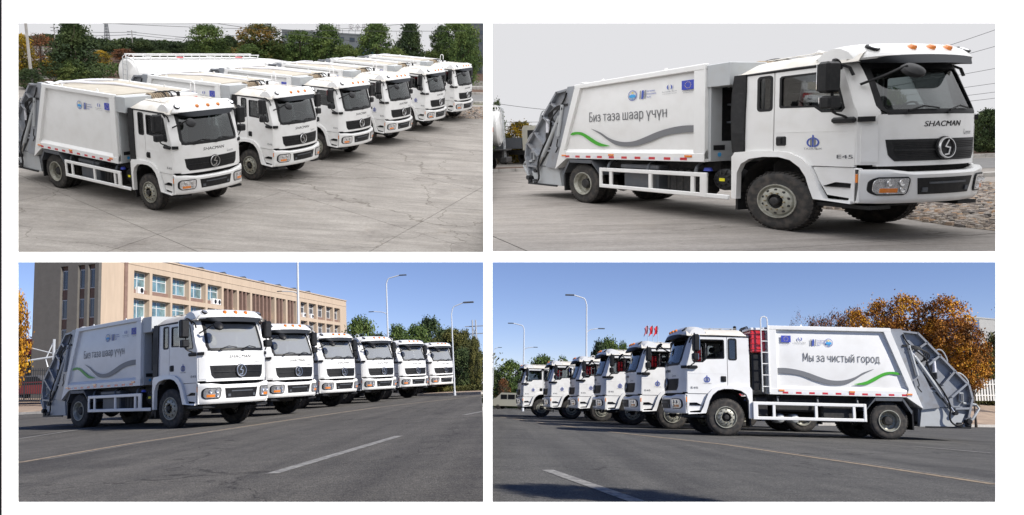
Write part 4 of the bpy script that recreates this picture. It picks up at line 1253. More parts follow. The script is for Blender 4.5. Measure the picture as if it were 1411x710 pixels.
def asphalt(name, base, dark, rot):
    m = bpy.data.materials.new(name); m.use_nodes = True
    n, L = m.node_tree.nodes, m.node_tree.links; b = n['Principled BSDF']
    tc = n.new('ShaderNodeTexCoord')
    def nz(scale, det=5, rough=.6):
        z = n.new('ShaderNodeTexNoise'); z.inputs['Scale'].default_value = scale; z.inputs['Detail'].default_value = det; z.inputs['Roughness'].default_value = rough
        L.new(tc.outputs['Object'], z.inputs['Vector']); return z.outputs[0]
    def ramp(src, a, b_, c0, c1):
        r = n.new('ShaderNodeValToRGB'); r.color_ramp.elements[0].position = a; r.color_ramp.elements[1].position = b_
        r.color_ramp.elements[0].color = (*c0, 1); r.color_ramp.elements[1].color = (*c1, 1); L.new(src, r.inputs[0]); return r.outputs[0]
    def mul(a, b_):
        x = n.new('ShaderNodeMixRGB'); x.blend_type = 'MULTIPLY'; x.inputs[0].default_value = 1
        L.new(a, x.inputs[1]); L.new(b_, x.inputs[2]); return x.outputs[0]
    def nzs(scale, st, rr, det=6, rough=.6):
        mp = n.new('ShaderNodeMapping'); mp.inputs['Scale'].default_value = st; mp.inputs['Rotation'].default_value = (0, 0, rr)
        L.new(tc.outputs['Object'], mp.inputs[0])
        z = n.new('ShaderNodeTexNoise'); z.inputs['Scale'].default_value = scale; z.inputs['Detail'].default_value = det; z.inputs['Roughness'].default_value = rough
        L.new(mp.outputs[0], z.inputs['Vector']); return z.outputs[0]
    c = ramp(nz(.35, 6), .3, .7, dark, base)
    c = mul(c, ramp(nz(60, 2, .8), .36, .64, (.45, .45, .45), (1.62, 1.62, 1.6)))
    c = mul(c, ramp(nz(17, 4, .85), .38, .62, (.72, .72, .72), (1.28, 1.28, 1.27)))
    c = mul(c, ramp(nz(1.7, 9, .75), .35, .68, (.80, .80, .81), (1.14, 1.13, 1.11)))
    c = mul(c, ramp(nzs(.55, (3.0, .10, 1), rot), .42, .66, (1.10, 1.10, 1.09), (.80, .80, .81)))     # paler worn lanes
    c = mul(c, ramp(nzs(.22, (1, 1, 1), .4, 3), .60, .64, (1, 1, 1), (.84, .84, .85)))                  # patched areas
    c = mul(c, ramp(nz(.8, 10, .8), .70, .74, (1, 1, 1), (.62, .62, .63)))                              # oil spots
    vo = n.new('ShaderNodeTexVoronoi'); vo.feature = 'DISTANCE_TO_EDGE'; vo.inputs['Scale'].default_value = .16
    wp = n.new('ShaderNodeVectorMath'); wp.operation = 'MULTIPLY_ADD'; wz = n.new('ShaderNodeTexNoise'); wz.inputs['Scale'].default_value = 1.3; wz.inputs['Detail'].default_value = 8
    L.new(tc.outputs['Object'], wz.inputs['Vector']); L.new(wz.outputs['Color'], wp.inputs[0]); wp.inputs[1].default_value = (1.6, 1.6, 0); L.new(tc.outputs['Object'], wp.inputs[2])
    L.new(wp.outputs[0], vo.inputs['Vector'])
    c = mul(c, ramp(vo.outputs[0], .0012, .004, (.45, .45, .45), (1, 1, 1)))
    L.new(c, b.inputs['Base Color']); b.inputs['Roughness'].default_value = .9; b.inputs['Specular IOR Level'].default_value = .2
    bp = n.new('ShaderNodeBump'); bp.inputs['Strength'].default_value = .5; bp.inputs['Distance'].default_value = .01
    L.new(nz(60, 3), bp.inputs['Height']); L.new(bp.outputs[0], b.inputs['Normal'])
    return m
M_ASP = asphalt('asphalt', (.120, .113, .105), (.094, .089, .083), 0.12)
M_ASP2 = asphalt('avenue_asphalt', (.114, .111, .106), (.089, .087, .084), -.35)
# the street and the avenue meet in a cut along the centre of the board
solo('road', MB().add([(x, y, 0) for x, y in [(-80, -60.0), (-.01, -60), (-.01, 0), (-.085, 2.0), (-.26, 5.75), (-2.78, 60), (-10, 250), (-320, 250)]], [(0, 1, 2, 3, 4, 5, 6, 7)]), M_ASP, kind='structure', place=STREET, smooth=0)
solo('road', MB().add([(x, y, 0) for x, y in [(-.045, 2.0), (.0, 0), (.0, -60), (80, -60.0), (360, 300), (-7.2, 300), (-.14, 6.1)]], [(0, 1, 2, 3, 4, 5, 6)]), M_ASP2, kind='structure', place=AVENUE, smooth=0)
M_LINE = mat('worn_white_paint', (.38, .37, .34), .8, col2=(.20, .195, .18), dirt=(.11, .10, .10), dirt_amt=1.0, scale=5)
M_LINEY = mat('worn_yellow_paint', (.34, .265, .18), .8, dirt=(.11, .10, .09), dirt_amt=1.0, scale=4)
M_LINEP = mat('faded_paint', (.20, .19, .17), .8, dirt=(.08, .08, .08), dirt_amt=1.0, scale=5)
def line(place, pts, wd, m, z=.004):
    mb = MB(); P = [Vector(p) for p in pts]; vs = []
    for i, p in enumerate(P):
        d = (P[min(i + 1, len(P) - 1)] - P[max(i - 1, 0)]).normalized(); n_ = Vector((-d.y, d.x)) * wd / 2
        vs += [(p.x - n_.x, p.y - n_.y, z), (p.x + n_.x, p.y + n_.y, z)]
    mb.add(vs, [(2 * i, 2 * i + 1, 2 * i + 3, 2 * i + 2) for i in range(len(P) - 1)])
    solo('road_marking', mb, m, kind='structure', place=place, smooth=0)
line(STREET, [(-7.45, 12.05), (-7.35, 15.2), (-6.54, 21.08), (-5.2, 29.0), (-1.73, 39.03)], .15, M_LINEY)
line(STREET, [(-7.25, 12.4), (-7.15, 15.4), (-6.3, 21.4), (-5.0, 29.3), (-1.6, 38.5)], .10, M_LINEP)
line(STREET, [(-2.67, 8.71), (-2.03, 13.54)], .16, M_LINE)
line(STREET, [(-12.08, 19.53), (-12.51, 22.31), (-13.6, 30)], .12, M_LINE)
line(STREET, [(-.96, 21.29), (-1.36, 19.81)], .14, M_LINE)
line(AVENUE, [(-.94, 46.68), (2.63, 24.63), (4.54, 17.04), (5.13, 11.59), (5.34, 9.0)], .14, M_LINEY)
line(AVENUE, [(-.74, 46.68), (2.83, 24.63), (4.74, 17.04), (5.30, 11.59), (5.47, 9.0)], .07, M_LINEP)
line(AVENUE, [(.47, 9.59), (1.06, 6.66)], .15, M_LINE)
line(AVENUE, [(9.12, 18.4), (9.5, 15.93)], .10, M_LINE)
line(AVENUE, [(7.9, 22.0), (9.9, 14.2)], .08, M_LINEP)

# ---------------------------------------------------------------- the trucks
BASE = make_truck()
add_model_mark(BASE)
plain = copy_tree(BASE); add_logos(plain, -1)
emb = copy_tree(plain); add_door_logo(emb, -1)
full = copy_tree(emb); add_slogan(full, -1, 'Биз таза шаар үчүн', -4.19, 2.15)
LT = BASE
add_logos(LT, 1); add_door_logo(LT, 1); add_slogan(LT, 1, 'Мы за чистый город', -2.16, 2.14)
def remove_tree(o):
    for c in list(o.children): remove_tree(c)
    bpy.data.objects.remove(o)
s1 = (.919, 1.068, 1.018); s2 = (1.419, .857, .822); s3 = (1.261, .825, .962); s4 = (.991, 1.045, .965)
NTH = ['nearest', 'second', 'third', 'fourth', 'fifth', 'farthest']
P1 = list(zip([-0.4477, -0.365, -0.3323, -0.3225, -0.2856, -0.3089], [(-9.988, 23.435), (-8.763, 28.166), (-7.628, 32.618), (-6.575, 36.9), (-5.432, 41.593), (-4.35, 46.019)]))
for i, (yw, (x, y)) in enumerate(P1):
    place_copy(emb if i in (3, 4) else plain, YARD, (x, y, 0), yw, s1,
               '%s refuse truck of the row on the concrete yard%s' % (NTH[i], ', side blank but for logos' if i == 0 else ', blue emblem on door' if i in (3, 4) else ''),
               'refuse trucks lined up on the concrete yard')
p2_ = place_copy(full, APRON, (4.877, 12.154, 0), -1.1991, s2, 'big white refuse truck alone on concrete, grey and green waves on its side')
for o in list(p2_.children):                      # its left wing mirrors are folded away, out of sight
    if o.name.startswith(('wing_mirror', 'wide_angle_mirror', 'mirror_arm')) and sum(v.co.y for v in o.data.vertices) > 0: remove_tree(o)
P3 = list(zip([-0.6953, -0.6294, -0.619, -0.6897, -0.6726, -0.6926], [(-8.43, 21.729), (-8.592, 27.373), (-8.413, 33.429), (-7.404, 37.57), (-6.499, 42.54), (-5.459, 47.303)]))
for i, (yw, (x, y)) in enumerate(P3):
    t_ = place_copy(full, STREET, (x, y, 0), yw, s3, '%s white refuse truck facing right in the row before the beige office block' % NTH[i],
               'refuse trucks lined up in front of the office block')
    for o in t_.children:
        if o.name.startswith('windscreen') and 'seal' not in o.name:
            if i == 0: glare_ws = o.data.copy(); glare_ws.materials[0] = M_WSG
            o.data = glare_ws
P4 = list(zip([3.1417, 3.1607, 3.154, 3.1538, 3.1501, 3.1509], [(5.933, 23.407), (5.535, 28.784), (4.877, 33.257), (4.262, 38.553), (3.225, 42.984), (1.864, 47.556)]))
for i, (yw, (x, y)) in enumerate(P4):
    place_copy(LT, AVENUE, (x, y, 0), yw, s4, '%s white refuse truck of the row facing left%s' % (NTH[i], ', grey slogan and waves on its side' if i == 0 else ''),
               'refuse trucks lined up facing left')
for o in (plain, emb, full, LT): remove_tree(o)
# ---------------------------------------------------------------- trees
def leaf_mat(name, stops):
    m = bpy.data.materials.new(name); m.use_nodes = True
    n, L = m.node_tree.nodes, m.node_tree.links; b = n['Principled BSDF']
    at = n.new('ShaderNodeAttribute'); at.attribute_name = 'tone'
    r = n.new('ShaderNodeValToRGB'); cr = r.color_ramp
    while len(cr.elements) < len(stops): cr.elements.new(.5)
    for e, (p, c) in zip(cr.elements, stops):
        e.position = p; e.color = (*c, 1)
    L.new(at.outputs['Fac'], r.inputs[0]); L.new(r.outputs[0], b.inputs['Base Color'])
    b.inputs['Roughness'].default_value = .7; b.inputs['Specular IOR Level'].default_value = .25
    return m
LEAF = {
 'brownorange': leaf_mat('brown_orange_leaves', [(0, (.06, .032, .015)), (.35, (.22, .085, .02)), (.7, (.42, .18, .02)), (1, (.60, .32, .025))]),
 'brownorange2': leaf_mat('golden_brown_leaves', [(0, (.07, .035, .012)), (.3, (.26, .10, .02)), (.7, (.50, .21, .02)), (1, (.70, .38, .03))]),
 'green': leaf_mat('green_leaves', [(0, (.03, .055, .018)), (.5, (.07, .115, .03)), (1, (.13, .175, .045))]),
 'dark': leaf_mat('dark_green_leaves', [(0, (.022, .038, .018)), (.5, (.045, .072, .027)), (1, (.085, .115, .04))]),
 'light': leaf_mat('light_green_leaves', [(0, (.04, .07, .02)), (.5, (.09, .13, .035)), (1, (.15, .18, .05))]),
 'olive': leaf_mat('olive_leaves', [(0, (.03, .035, .012)), (.5, (.08, .085, .022)), (1, (.16, .145, .04))]),
 'yellow': leaf_mat('yellow_leaves', [(0, (.06, .06, .015)), (.35, (.13, .12, .02)), (.7, (.38, .24, .02)), (1, (.5, .33, .03))]),
 'rust': leaf_mat('rust_leaves', [(0, (.05, .035, .02)), (.5, (.17, .07, .03)), (1, (.33, .13, .05))]),
 'orange': leaf_mat('orange_leaves', [(0, (.10, .045, .012)), (.4, (.30, .13, .015)), (.8, (.55, .27, .015)), (1, (.62, .36, .03))]),
 'mixed': leaf_mat('mixed_leaves', [(0, (.025, .045, .012)), (.5, (.055, .085, .02)), (.75, (.11, .10, .025)), (1, (.24, .14, .03))]),
}
M_BARK = mat('bark', (.10, .075, .055), .9, var=.5, scale=8)
CROWN = {}
def crown_mesh(kind, seed):
    """unit crown: height 1, radius .5 at the widest"""
    key = (kind, seed)
    if key in CROWN: return CROWN[key]
    R = random.Random(hash(kind) % 1 + seed * 17 + len(kind))
    shape, leaf, nclump, nleaf, size, dens = {'cone': ('cone', 'dark', 520, 30, 0.04, 1), 'round': ('egg', 'green', 420, 30, 0.042, 1), 'dark': ('egg', 'dark', 380, 30, 0.046, 1), 'light': ('egg', 'light', 320, 28, 0.046, 1), 'yellow': ('egg', 'yellow', 300, 26, 0.045, 0.95), 'yellow2': ('egg', 'yellow', 320, 28, 0.045, 1), 'rust': ('egg', 'rust', 170, 20, 0.035, 0.75), 'rust2': ('egg', 'rust', 300, 28, 0.045, 1), 'mixed': ('egg', 'mixed', 440, 30, 0.04, 1), 'orange': ('egg', 'orange', 420, 30, 0.04, 1), 'autumn': ('egg', 'brownorange', 300, 28, 0.034, 0.85), 'autumn2': ('egg', 'brownorange2', 330, 30, 0.034, 0.85), 'barerust': ('egg', 'rust', 240, 18, 0.026, 0.8), 'bare': ('egg', 'rust', 110, 12, 0.02, 0.6), 'olive': ('egg', 'olive', 420, 30, 0.042, 1), 'sparse': ('egg', 'light', 150, 18, 0.05, 0.75)}[kind]
    vs, fs, tone = [], [], []
    clumps = []
    offs = Vector((R.uniform(0, 50), R.uniform(0, 50), 0))
    while len(clumps) < nclump:
        z = R.uniform(.0, 1)
        rad = (1.02 - z) ** .75 * .5 if shape == 'cone' else .5 * max(0.0, 1 - ((z - .42) / .60) ** 2) ** .5
        if z < .12: rad *= .55 + z * 3.5
        a = R.uniform(0, 2 * pi); q = R.random() ** .42
        lump = .80 + .42 * noise.noise(Vector((cos(a) * 1.7, sin(a) * 1.7, z * 3.2)) + offs)
        r = rad * q * lump
        p = Vector((r * cos(a), r * sin(a), z * (.97 + .06 * noise.noise(offs + Vector((a, z, 3))))))
        if dens < 1 and noise.noise(p * 4 + offs) > dens - .55: 
            if R.random() > .25: continue
        clumps.append((p, .035 + .05 * R.random()))
    for p, cr in clumps:
        ct = R.uniform(.25, .75) + .7 * noise.noise(p * 3.2 + offs)
        for _ in range(nleaf):
            d = Vector((R.gauss(0, 1), R.gauss(0, 1), R.gauss(0, .8))) * cr * .62
            c = p + d
            s = size * R.uniform(.35, 1.3)
            n_ = Vector((R.gauss(0, 1), R.gauss(0, 1), R.gauss(.35, 1))).normalized()
            t = n_.orthogonal().normalized(); t.rotate(Matrix.Rotation(R.uniform(0, 6.28), 3, n_)); b = n_.cross(t)
            o = len(vs)
            vs += [c - t * s * .5, c + b * s * .32, c + t * s * .5, c - b * s * .32]
            fs.append((o, o + 1, o + 2, o + 3))
            tone.append(min(1, max(0, ct + R.uniform(-.25, .25))))
    me = bpy.data.meshes.new('crown'); me.from_pydata([tuple(v) for v in vs], [], fs)
    at = me.attributes.new('tone', 'FLOAT', 'FACE'); at.data.foreach_set('value', tone)
    me.materials.append(LEAF[leaf]); CROWN[key] = me
    return me
TRUNK = {}
def trunk_mesh(kind, seed):
    key = (kind in ('bare', 'barerust', 'rust', 'sparse'), seed)
    if key in TRUNK: return TRUNK[key]
    R = random.Random(seed + 3); mb = MB()
    mb.tube([(0, 0, 0), (.01, .0, .2), (-.01, .01, .5), (.0, .0, .85)], .022, 7)
    mb.cyl((0, 0, -.02), (.0, 0, .15), .04, .024, 8)
    n = 16 if key[0] else 7
    for k in range(n):
        a = 2.4 * k; z = .18 + .45 * k / n; l = R.uniform(.22, .36) * (1.1 - z * .6)
        p0 = Vector((0, 0, z)); p1 = p0 + Vector((cos(a) * l * .5, sin(a) * l * .5, l * .35)); p2 = p1 + Vector((cos(a + .3) * l * .45, sin(a + .3) * l * .45, l * .5))
        mb.tube([p0, p1, p2], .009, 5)
        for j in range(4 if key[0] else 1):
            b = a + R.uniform(-1, 1); q = p1.lerp(p2, R.random())
            mb.tube([q, q + Vector((cos(b) * .1, sin(b) * .1, .12)), q + Vector((cos(b) * .13, sin(b) * .13, .24))], .0035, 4)
    TRUNK[key] = mesh_of('trunk', mb, M_BARK); return TRUNK[key]
def tree(place, x, y, z, h, w_, kind, label, group=None, name='tree', cb=.12):
    T = thing(name, label, 'shrub' if name == 'shrub' else 'tree', place, (x, y, z), 0, (1, 1, 1), group)
    sd = len(bpy.data.objects) % 2; w_ *= 1.32
    rz = (x * 7 + y * 3) % 6.28
    c = bpy.data.objects.new('crown', crown_mesh(kind, sd)); COL.objects.link(c); c.parent = T
    c.location = (0, 0, h * cb); c.scale = (w_, w_, h * (1 - cb)); c.rotation_euler = (0, 0, rz)
    t = bpy.data.objects.new('trunk', trunk_mesh(kind, sd)); COL.objects.link(t); t.parent = T
    t.scale = (w_ * .8, w_ * .8, h * .92); t.rotation_euler = (0, 0, rz)
    return T
KN = {'cone': 'dense dark green pointed tree', 'light': 'low light green bushy tree', 'yellow': 'yellow leaved autumn tree', 'yellow2': 'green and yellow flowering bush', 'rust': 'thin tree with rust coloured leaves',
      'rust2': 'reddish brown autumn tree', 'dark': 'dark green tree', 'round': 'round green tree', 'mixed': 'broad green tree with turning brown leaves', 'orange': 'bright orange leaved autumn tree',
      'autumn': 'orange and brown autumn tree', 'autumn2': 'golden orange autumn tree', 'barerust': 'half bare tree with rusty leaves', 'bare': 'nearly bare thin tree', 'olive': 'olive green tree', 'sparse': 'tall sparse leafy tree'}
T1 = [(-27.8,50.0,0.0,3.6,3.3,'cone'),(-27.4,49.0,0.0,1.3,1.6,'light'),(-31.0,50.0,0.0,2.4,1.5,'yellow'),(-31.6,53.0,0.0,2.3,2.1,'rust'),(-30.1,52.0,0.0,1.4,1.3,'yellow'),(-31.4,60.0,0.0,1.1,1.5,'yellow'),(-35.6,70.0,0.0,0.9,1.7,'dark'),(-32.5,66.0,0.0,0.9,1.8,'rust2'),(-32.9,70.0,0.0,1.4,2.2,'dark'),(-30.4,68.0,0.0,0.8,2.0,'round'),(-30.7,72.0,0.0,1.2,2.1,'dark'),(-25.7,66.0,0.0,3.0,2.8,'round'),(-29.6,72.0,0.0,1.4,2.0,'dark'),(-26.1,72.0,0.0,2.0,1.8,'dark'),(-23.4,66.0,0.0,1.5,1.7,'round'),(-21.4,66.0,0.0,3.3,3.5,'mixed'),(-21.6,64.0,0.0,1.9,2.3,'round'),(-19.9,66.0,0.0,2.0,1.9,'light'),(-18.2,66.0,0.0,3.0,2.6,'round'),(-16.3,67.0,0.0,3.5,2.8,'round'),(-14.6,66.0,0.0,2.3,2.2,'light'),(-12.4,68.0,0.0,3.9,2.8,'round'),(-10.7,67.0,0.0,2.3,2.2,'light'),(-9.8,69.0,0.0,4.2,3.3,'cone'),(-7.6,73.0,0.0,3.8,2.1,'dark'),(-5.7,70.0,0.0,4.6,3.2,'round'),(-5.1,67.0,0.0,3.9,2.3,'round'),(-8.1,70.0,0.0,2.1,2.3,'light'),(-28.2,46.0,0.0,1.0,1.2,'dark')]
T2 = [(-0.7,48.0,0.0,3.7,1.1,'sparse'),(0.7,50.0,0.0,2.5,2.2,'yellow2'),(-0.5,52.0,0.0,1.8,2.1,'yellow2'),(1.9,54.0,0.0,2.1,2.0,'dark'),(28.9,50.0,0.0,2.2,1.8,'round'),(27.4,46.0,0.0,2.4,1.9,'dark'),(30.8,54.0,0.0,1.8,1.6,'round'),(30.7,50.0,0.0,2.5,2.0,'round'),(18.9,40.0,0.0,3.4,1.5,'round')]
T3 = [(-28.5,45.0,1.1,6.0,1.7,'orange'),(-18.4,95.0,0.0,8.6,3.8,'round'),(-15.2,88.0,0.0,6.0,3.0,'dark'),(-13.6,92.0,0.0,7.1,3.3,'round'),(-14.1,85.0,0.0,5.2,2.8,'dark'),(-11.1,90.0,0.0,6.9,3.5,'round'),(-10.2,95.0,0.0,8.0,3.3,'dark'),(-11.8,86.0,0.0,5.7,2.7,'round'),(-6.9,80.0,0.0,5.7,2.8,'dark'),(-7.1,70.0,0.0,4.2,2.1,'olive'),(-4.9,62.0,0.0,4.6,2.3,'olive'),(-4.0,58.0,0.0,3.8,1.6,'olive'),(-3.9,60.0,0.0,4.3,1.7,'olive'),(-3.7,54.0,0.0,2.8,1.7,'dark'),(-4.9,60.0,0.0,3.2,2.0,'olive'),(-3.25,61.0,0.0,3.9,1.0,'olive'),(-2.75,52.0,0.0,3.2,.8,'olive')]
T4 = [(-2.3,120.0,0.0,5.5,2.8,'dark'),(-0.0,110.0,0.0,6.4,3.6,'round'),(-0.7,105.0,0.0,3.8,1.7,'rust'),(1.4,112.0,0.0,5.0,2.2,'round'),(4.1,100.0,0.0,6.6,3.4,'round'),(6.9,105.0,0.0,6.6,2.5,'round'),(10.2,82.0,0.0,7.3,2.8,'round'),(8.9,80.0,0.0,6.9,1.8,'dark'),(11.8,84.0,0.0,7.2,1.6,'round'),(18.8,52.0,0.0,7.0,1.8,'bare'),(19.2,50.0,0.0,6.5,1.9,'barerust'),(20.6,50.0,0.0,6.9,2.3,'barerust'),(22.6,52.0,0.0,7.4,2.2,'barerust'),(22.3,48.0,0.0,7.3,2.5,'autumn'),(23.4,47.0,0.0,7.5,3.0,'autumn'),(24.6,45.0,0.0,7.2,3.1,'autumn2'),(25.3,44.0,0.0,5.7,2.0,'autumn2'),(21.9,46.0,0.0,6.0,2.5,'autumn'),(20.4,47.0,0.0,6.6,2.3,'autumn'),(19.0,48.0,0.0,6.2,1.9,'barerust'),(24.1,46.0,0.0,6.0,2.8,'autumn2'),(34.2,58.0,1.2,4.3,3.0,'olive'),(36.7,60.0,1.2,5.4,2.8,'olive'),(31.8,56.0,1.2,2.7,2.0,'olive'),(28.8,46.0,1.0,6.6,1.7,'bare')]
ORD = ['', 'first', 'second', 'third', 'fourth', 'fifth', 'sixth', 'seventh', 'eighth', 'ninth', 'tenth']
for T_, pl, where in ((T1, YARD, 'behind the concrete yard'), (T2, APRON, 'behind the lone truck'), (T3, STREET, 'behind the street row'), (T4, AVENUE, 'behind the avenue trucks')):
    cnt = {}
    for t in T_: cnt[t[5]] = cnt.get(t[5], 0) + 1
    seen_ = {}
    for t in sorted(T_, key=lambda t: t[0] / t[1]):
        g = cnt[t[5]] > 1
        k_ = seen_[t[5]] = seen_.get(t[5], 0) + 1
        base_ = '%s %s' % (KN[t[5]], where)
        lab = base_ if not g else '%s %s from the left %s' % (ORD[k_], KN[t[5]], where)
        if pl is YARD: t = (*t[:3], t[3] * 1.13, *t[4:])
        tree(pl, *t, lab, group=base_.replace('tree', 'trees', 1).replace('bush ', 'bushes ', 1) if g else None, cb=.03 if t[5] in ('light', 'olive', 'yellow2', 'dark', 'round', 'cone') else .38 if 'autumn' in t[5] else .12)
# the tree outside the picture whose shade falls on the avenue
tree(AVENUE, 5.35, 4.1, 0, 4.7, 1.1, 'round', 'green roadside tree beside the avenue out of view', cb=.74)

def leaf_band(name, place, pts, n, hmin, hmax, depth, leaf, size, seed=1):
    """a hedge or far wood as one mass of leaves along a line"""
    R = random.Random(seed); vs, fs, tone = [], [], []
    seg = [(Vector(a), Vector(b)) for a, b in zip(pts, pts[1:])]; tot = sum((b - a).length for a, b in seg)
    for _ in range(n):
        t = R.random() * tot
        for a, b in seg:
            l = (b - a).length
            if t <= l: break
            t -= l
        p = a.lerp(b, t / l)
        top = hmin + (hmax - hmin) * (.5 + .5 * noise.noise(Vector((p.x * .35, p.y * .35, seed))) + .25 * noise.noise(Vector((p.x * 1.4, p.y * 1.4, seed))))
        c = Vector((p.x + R.gauss(0, depth), p.y + R.gauss(0, depth), p.z + top * R.random() ** .7))
        s = size * R.uniform(.5, 1.2); n_ = Vector((R.gauss(0, 1), R.gauss(0, 1), R.gauss(.3, 1))).normalized(); tt = n_.orthogonal().normalized(); bb = n_.cross(tt)
        o = len(vs); vs += [c - tt * s * .5, c + bb * s * .35, c + tt * s * .5, c - bb * s * .35]; fs.append((o, o + 1, o + 2, o + 3))
        tone.append(min(1, max(0, .5 + .5 * noise.noise(c * .8) + R.uniform(-.25, .25))))
    me = bpy.data.meshes.new(name); me.from_pydata([tuple(v) for v in vs], [], fs)
    at = me.attributes.new('tone', 'FLOAT', 'FACE'); at.data.foreach_set('value', tone); me.materials.append(LEAF[leaf])
    o = bpy.data.objects.new(name, me); COL.objects.link(o); o.matrix_world = place; o['kind'] = 'stuff'
    return o
leaf_band('distant_trees', YARD, [(-46, 76, -.6), (-27, 78, -.3), (-12, 79, 0), (-5.2, 79, 0)], 30000, 1.0, 2.0, .5, 'dark', .28, 2)
leaf_band('hedge', YARD, [(-33, 51, 0), (-25, 58, 0), (-14, 64, 0), (-4.3, 66, 0)], 16000, .4, 1.2, .5, 'green', .16, 3)
leaf_band('distant_trees', APRON, [(-2, 57, 0), (12, 57, 0), (38, 55, 0)], 16000, .3, 1.1, .5, 'dark', .2, 4)
leaf_band('hedge', STREET, [(-5.6, 48, 0), (-2.2, 46, 0)], 9000, .35, .6, .35, 'olive', .09, 5)
leaf_band('distant_trees', STREET, [(-24, 130, 0), (-5.2, 120, 0)], 16000, 2.5, 6, 1.2, 'olive', .5, 6)
leaf_band('distant_trees', AVENUE, [(-4.5, 130, 0), (14, 130, 0), (60, 120, 2)], 16000, 1.0, 4.2, 1.2, 'olive', .5, 7)

# ---------------------------------------------------------------- yard: gravel, kerbs, tanker, far buildings, masts and wires
M_SOIL = mat('sandy_soil', (.30, .24, .18), .95, col2=(.20, .155, .11), scale=2.5)
def stone_mat():
    m = bpy.data.materials.new('stone'); m.use_nodes = True
    n, L = m.node_tree.nodes, m.node_tree.links; b = n['Principled BSDF']
    g = n.new('ShaderNodeNewGeometry'); r = n.new('ShaderNodeValToRGB'); cr = r.color_ramp
    for p, c in ((.3, (.20, .17, .15)), (.55, (.30, .25, .20)), (.8, (.36, .33, .30))):
        e = cr.elements.new(p); e.color = (*c, 1)
    cr.elements[0].color = (.06, .055, .05, 1); cr.elements[-1].color = (.36, .22, .12, 1)
    L.new(g.outputs['Random Per Island'], r.inputs[0]); L.new(r.outputs[0], b.inputs['Base Color']); b.inputs['Roughness'].default_value = .9
    return m
M_STONE = stone_mat()
M_KERB = mat('kerb_stone', (.42, .40, .37), .85, var=.3, scale=2)
def gravel(place, poly, n, s0, s1, seed):
    solo('soil', MB().add([(x, y, .006) for x, y in poly], [tuple(range(len(poly)))]), M_SOIL, kind='structure', place=place, smooth=0)
    R = random.Random(seed); xs = [p[0] for p in poly]; ys = [p[1] for p in poly]; mb = MB(); k = 0
    def inside(x, y):
        c = False; j = len(poly) - 1
        for i in range(len(poly)):
            if (poly[i][1] > y) != (poly[j][1] > y) and x < (poly[j][0] - poly[i][0]) * (y - poly[i][1]) / (poly[j][1] - poly[i][1]) + poly[i][0]: c = not c
            j = i
        return c
    while k < n:
        x, y = R.uniform(min(xs), max(xs)), R.uniform(min(ys), max(ys))
        if not inside(x, y): continue
        k += 1; s = R.uniform(s0, s1); a = R.uniform(0, 6.28); h = s * R.uniform(.35, .7)
        ring = [(x + s * R.uniform(.75, 1.1) * cos(a + t * 1.047) , y + s * R.uniform(.6, 1) * sin(a + t * 1.047)) for t in range(6)]
        o = [(px, py, .0) for px, py in ring] + [(x + (px - x) * .7, y + (py - y) * .7, h) for px, py in ring]
        mb.add(o, [(i, (i + 1) % 6, 6 + (i + 1) % 6, 6 + i) for i in range(6)] + [(6, 7, 8, 9, 10, 11)])
    solo('gravel', mb, M_STONE, kind='stuff', place=place, smooth=0)
gravel(YARD, [(-4.9, 46.3), (-2.1, 46.9), (-2.35, 52.7), (-6.2, 50.5)], 1500, .05, .11, 1)
gravel(APRON, [(5.6, 15.6), (6.3, 13.6), (6.46, 11.86), (6.74, 10.9), (7.3, 11.2), (13.5, 20.5), (11.0, 20.6), (8.0, 19.5)], 5200, .025, .085, 2)
def kerb(place, a, b, wd, h, label=None, m=None, n=12, nm='kerb_stone'):
    """a kerb as separate stones laid end to end"""
    a, b = Vector(a), Vector(b); d = (b - a) / n; u = d.normalized(); v = Vector((-u.y, u.x, 0)) * wd / 2
    root = bpy.data.objects.new('kerb', None); COL.objects.link(root); root.matrix_world = place; root['kind'] = 'structure'
    for k in range(n):
        p, q = a + d * k + u * .01, a + d * (k + 1) - u * .01
        vs = [p - v, q - v, q + v, p + v]; vs = [tuple(x) for x in vs] + [(x[0], x[1], x[2] + h) for x in vs]
        part(nm, MB().add(vs, [(0, 3, 2, 1), (4, 5, 6, 7), (0, 1, 5, 4), (1, 2, 6, 5), (2, 3, 7, 6), (3, 0, 4, 7)]), m or M_KERB, root, smooth=0)
kerb(YARD, (-5.6, 53.4, 0), (-2.5, 54.55, 0), .25, .16)
kerb(YARD, (-6.2, 59.2, 0), (-2.75, 60.3, 0), .25, .16)
kerb(YARD, (-6.4, 63.2, 0), (-2.95, 64.3, 0), .6, .22)
def sheet(name, place, poly, m, z=.005):
    return solo(name, MB().add([(p[0], p[1], p[2] if len(p) > 2 else z) for p in poly], [tuple(range(len(poly)))]), m, kind='structure', place=place, smooth=0)
M_ROADL = mat('pale_asphalt', (.19, .185, .18), .9, var=.25, scale=1.5)
sheet('road', YARD, [(-7.5, 54.0), (-2.5, 55.9), (-2.72, 60.0), (-8, 58.4)], M_ROADL)
sheet('verge', YARD, [(-5.6, 52.8), (-2.45, 54.0), (-2.5, 54.4), (-5.6, 53.2)], mat('verge_grass', (.13, .13, .05), .95, var=.5, scale=5), .006)
sheet('verge', YARD, [(-7, 60.4), (-2.85, 61.6), (-2.95, 64.1), (-7.2, 63.0)], mat('brown_soil', (.13, .075, .05), .95, var=.4, scale=3))
sheet('verge', YARD, [(-38, 56), (-32.5, 47.5), (-26.5, 47.5), (-24, 62), (-3.4, 71.8), (-3.8, 79.7), (-36, 80)], MATS['brown_soil'], .008)
sheet('path', YARD, [(-34, 49.5), (-24, 53.5), (-23, 55.5), (-35, 51.2)], M_KERB, .012)
kerb(APRON, (13.5, 23.5, 0), (17.5, 24.2, 0), .5, .12, n=3)
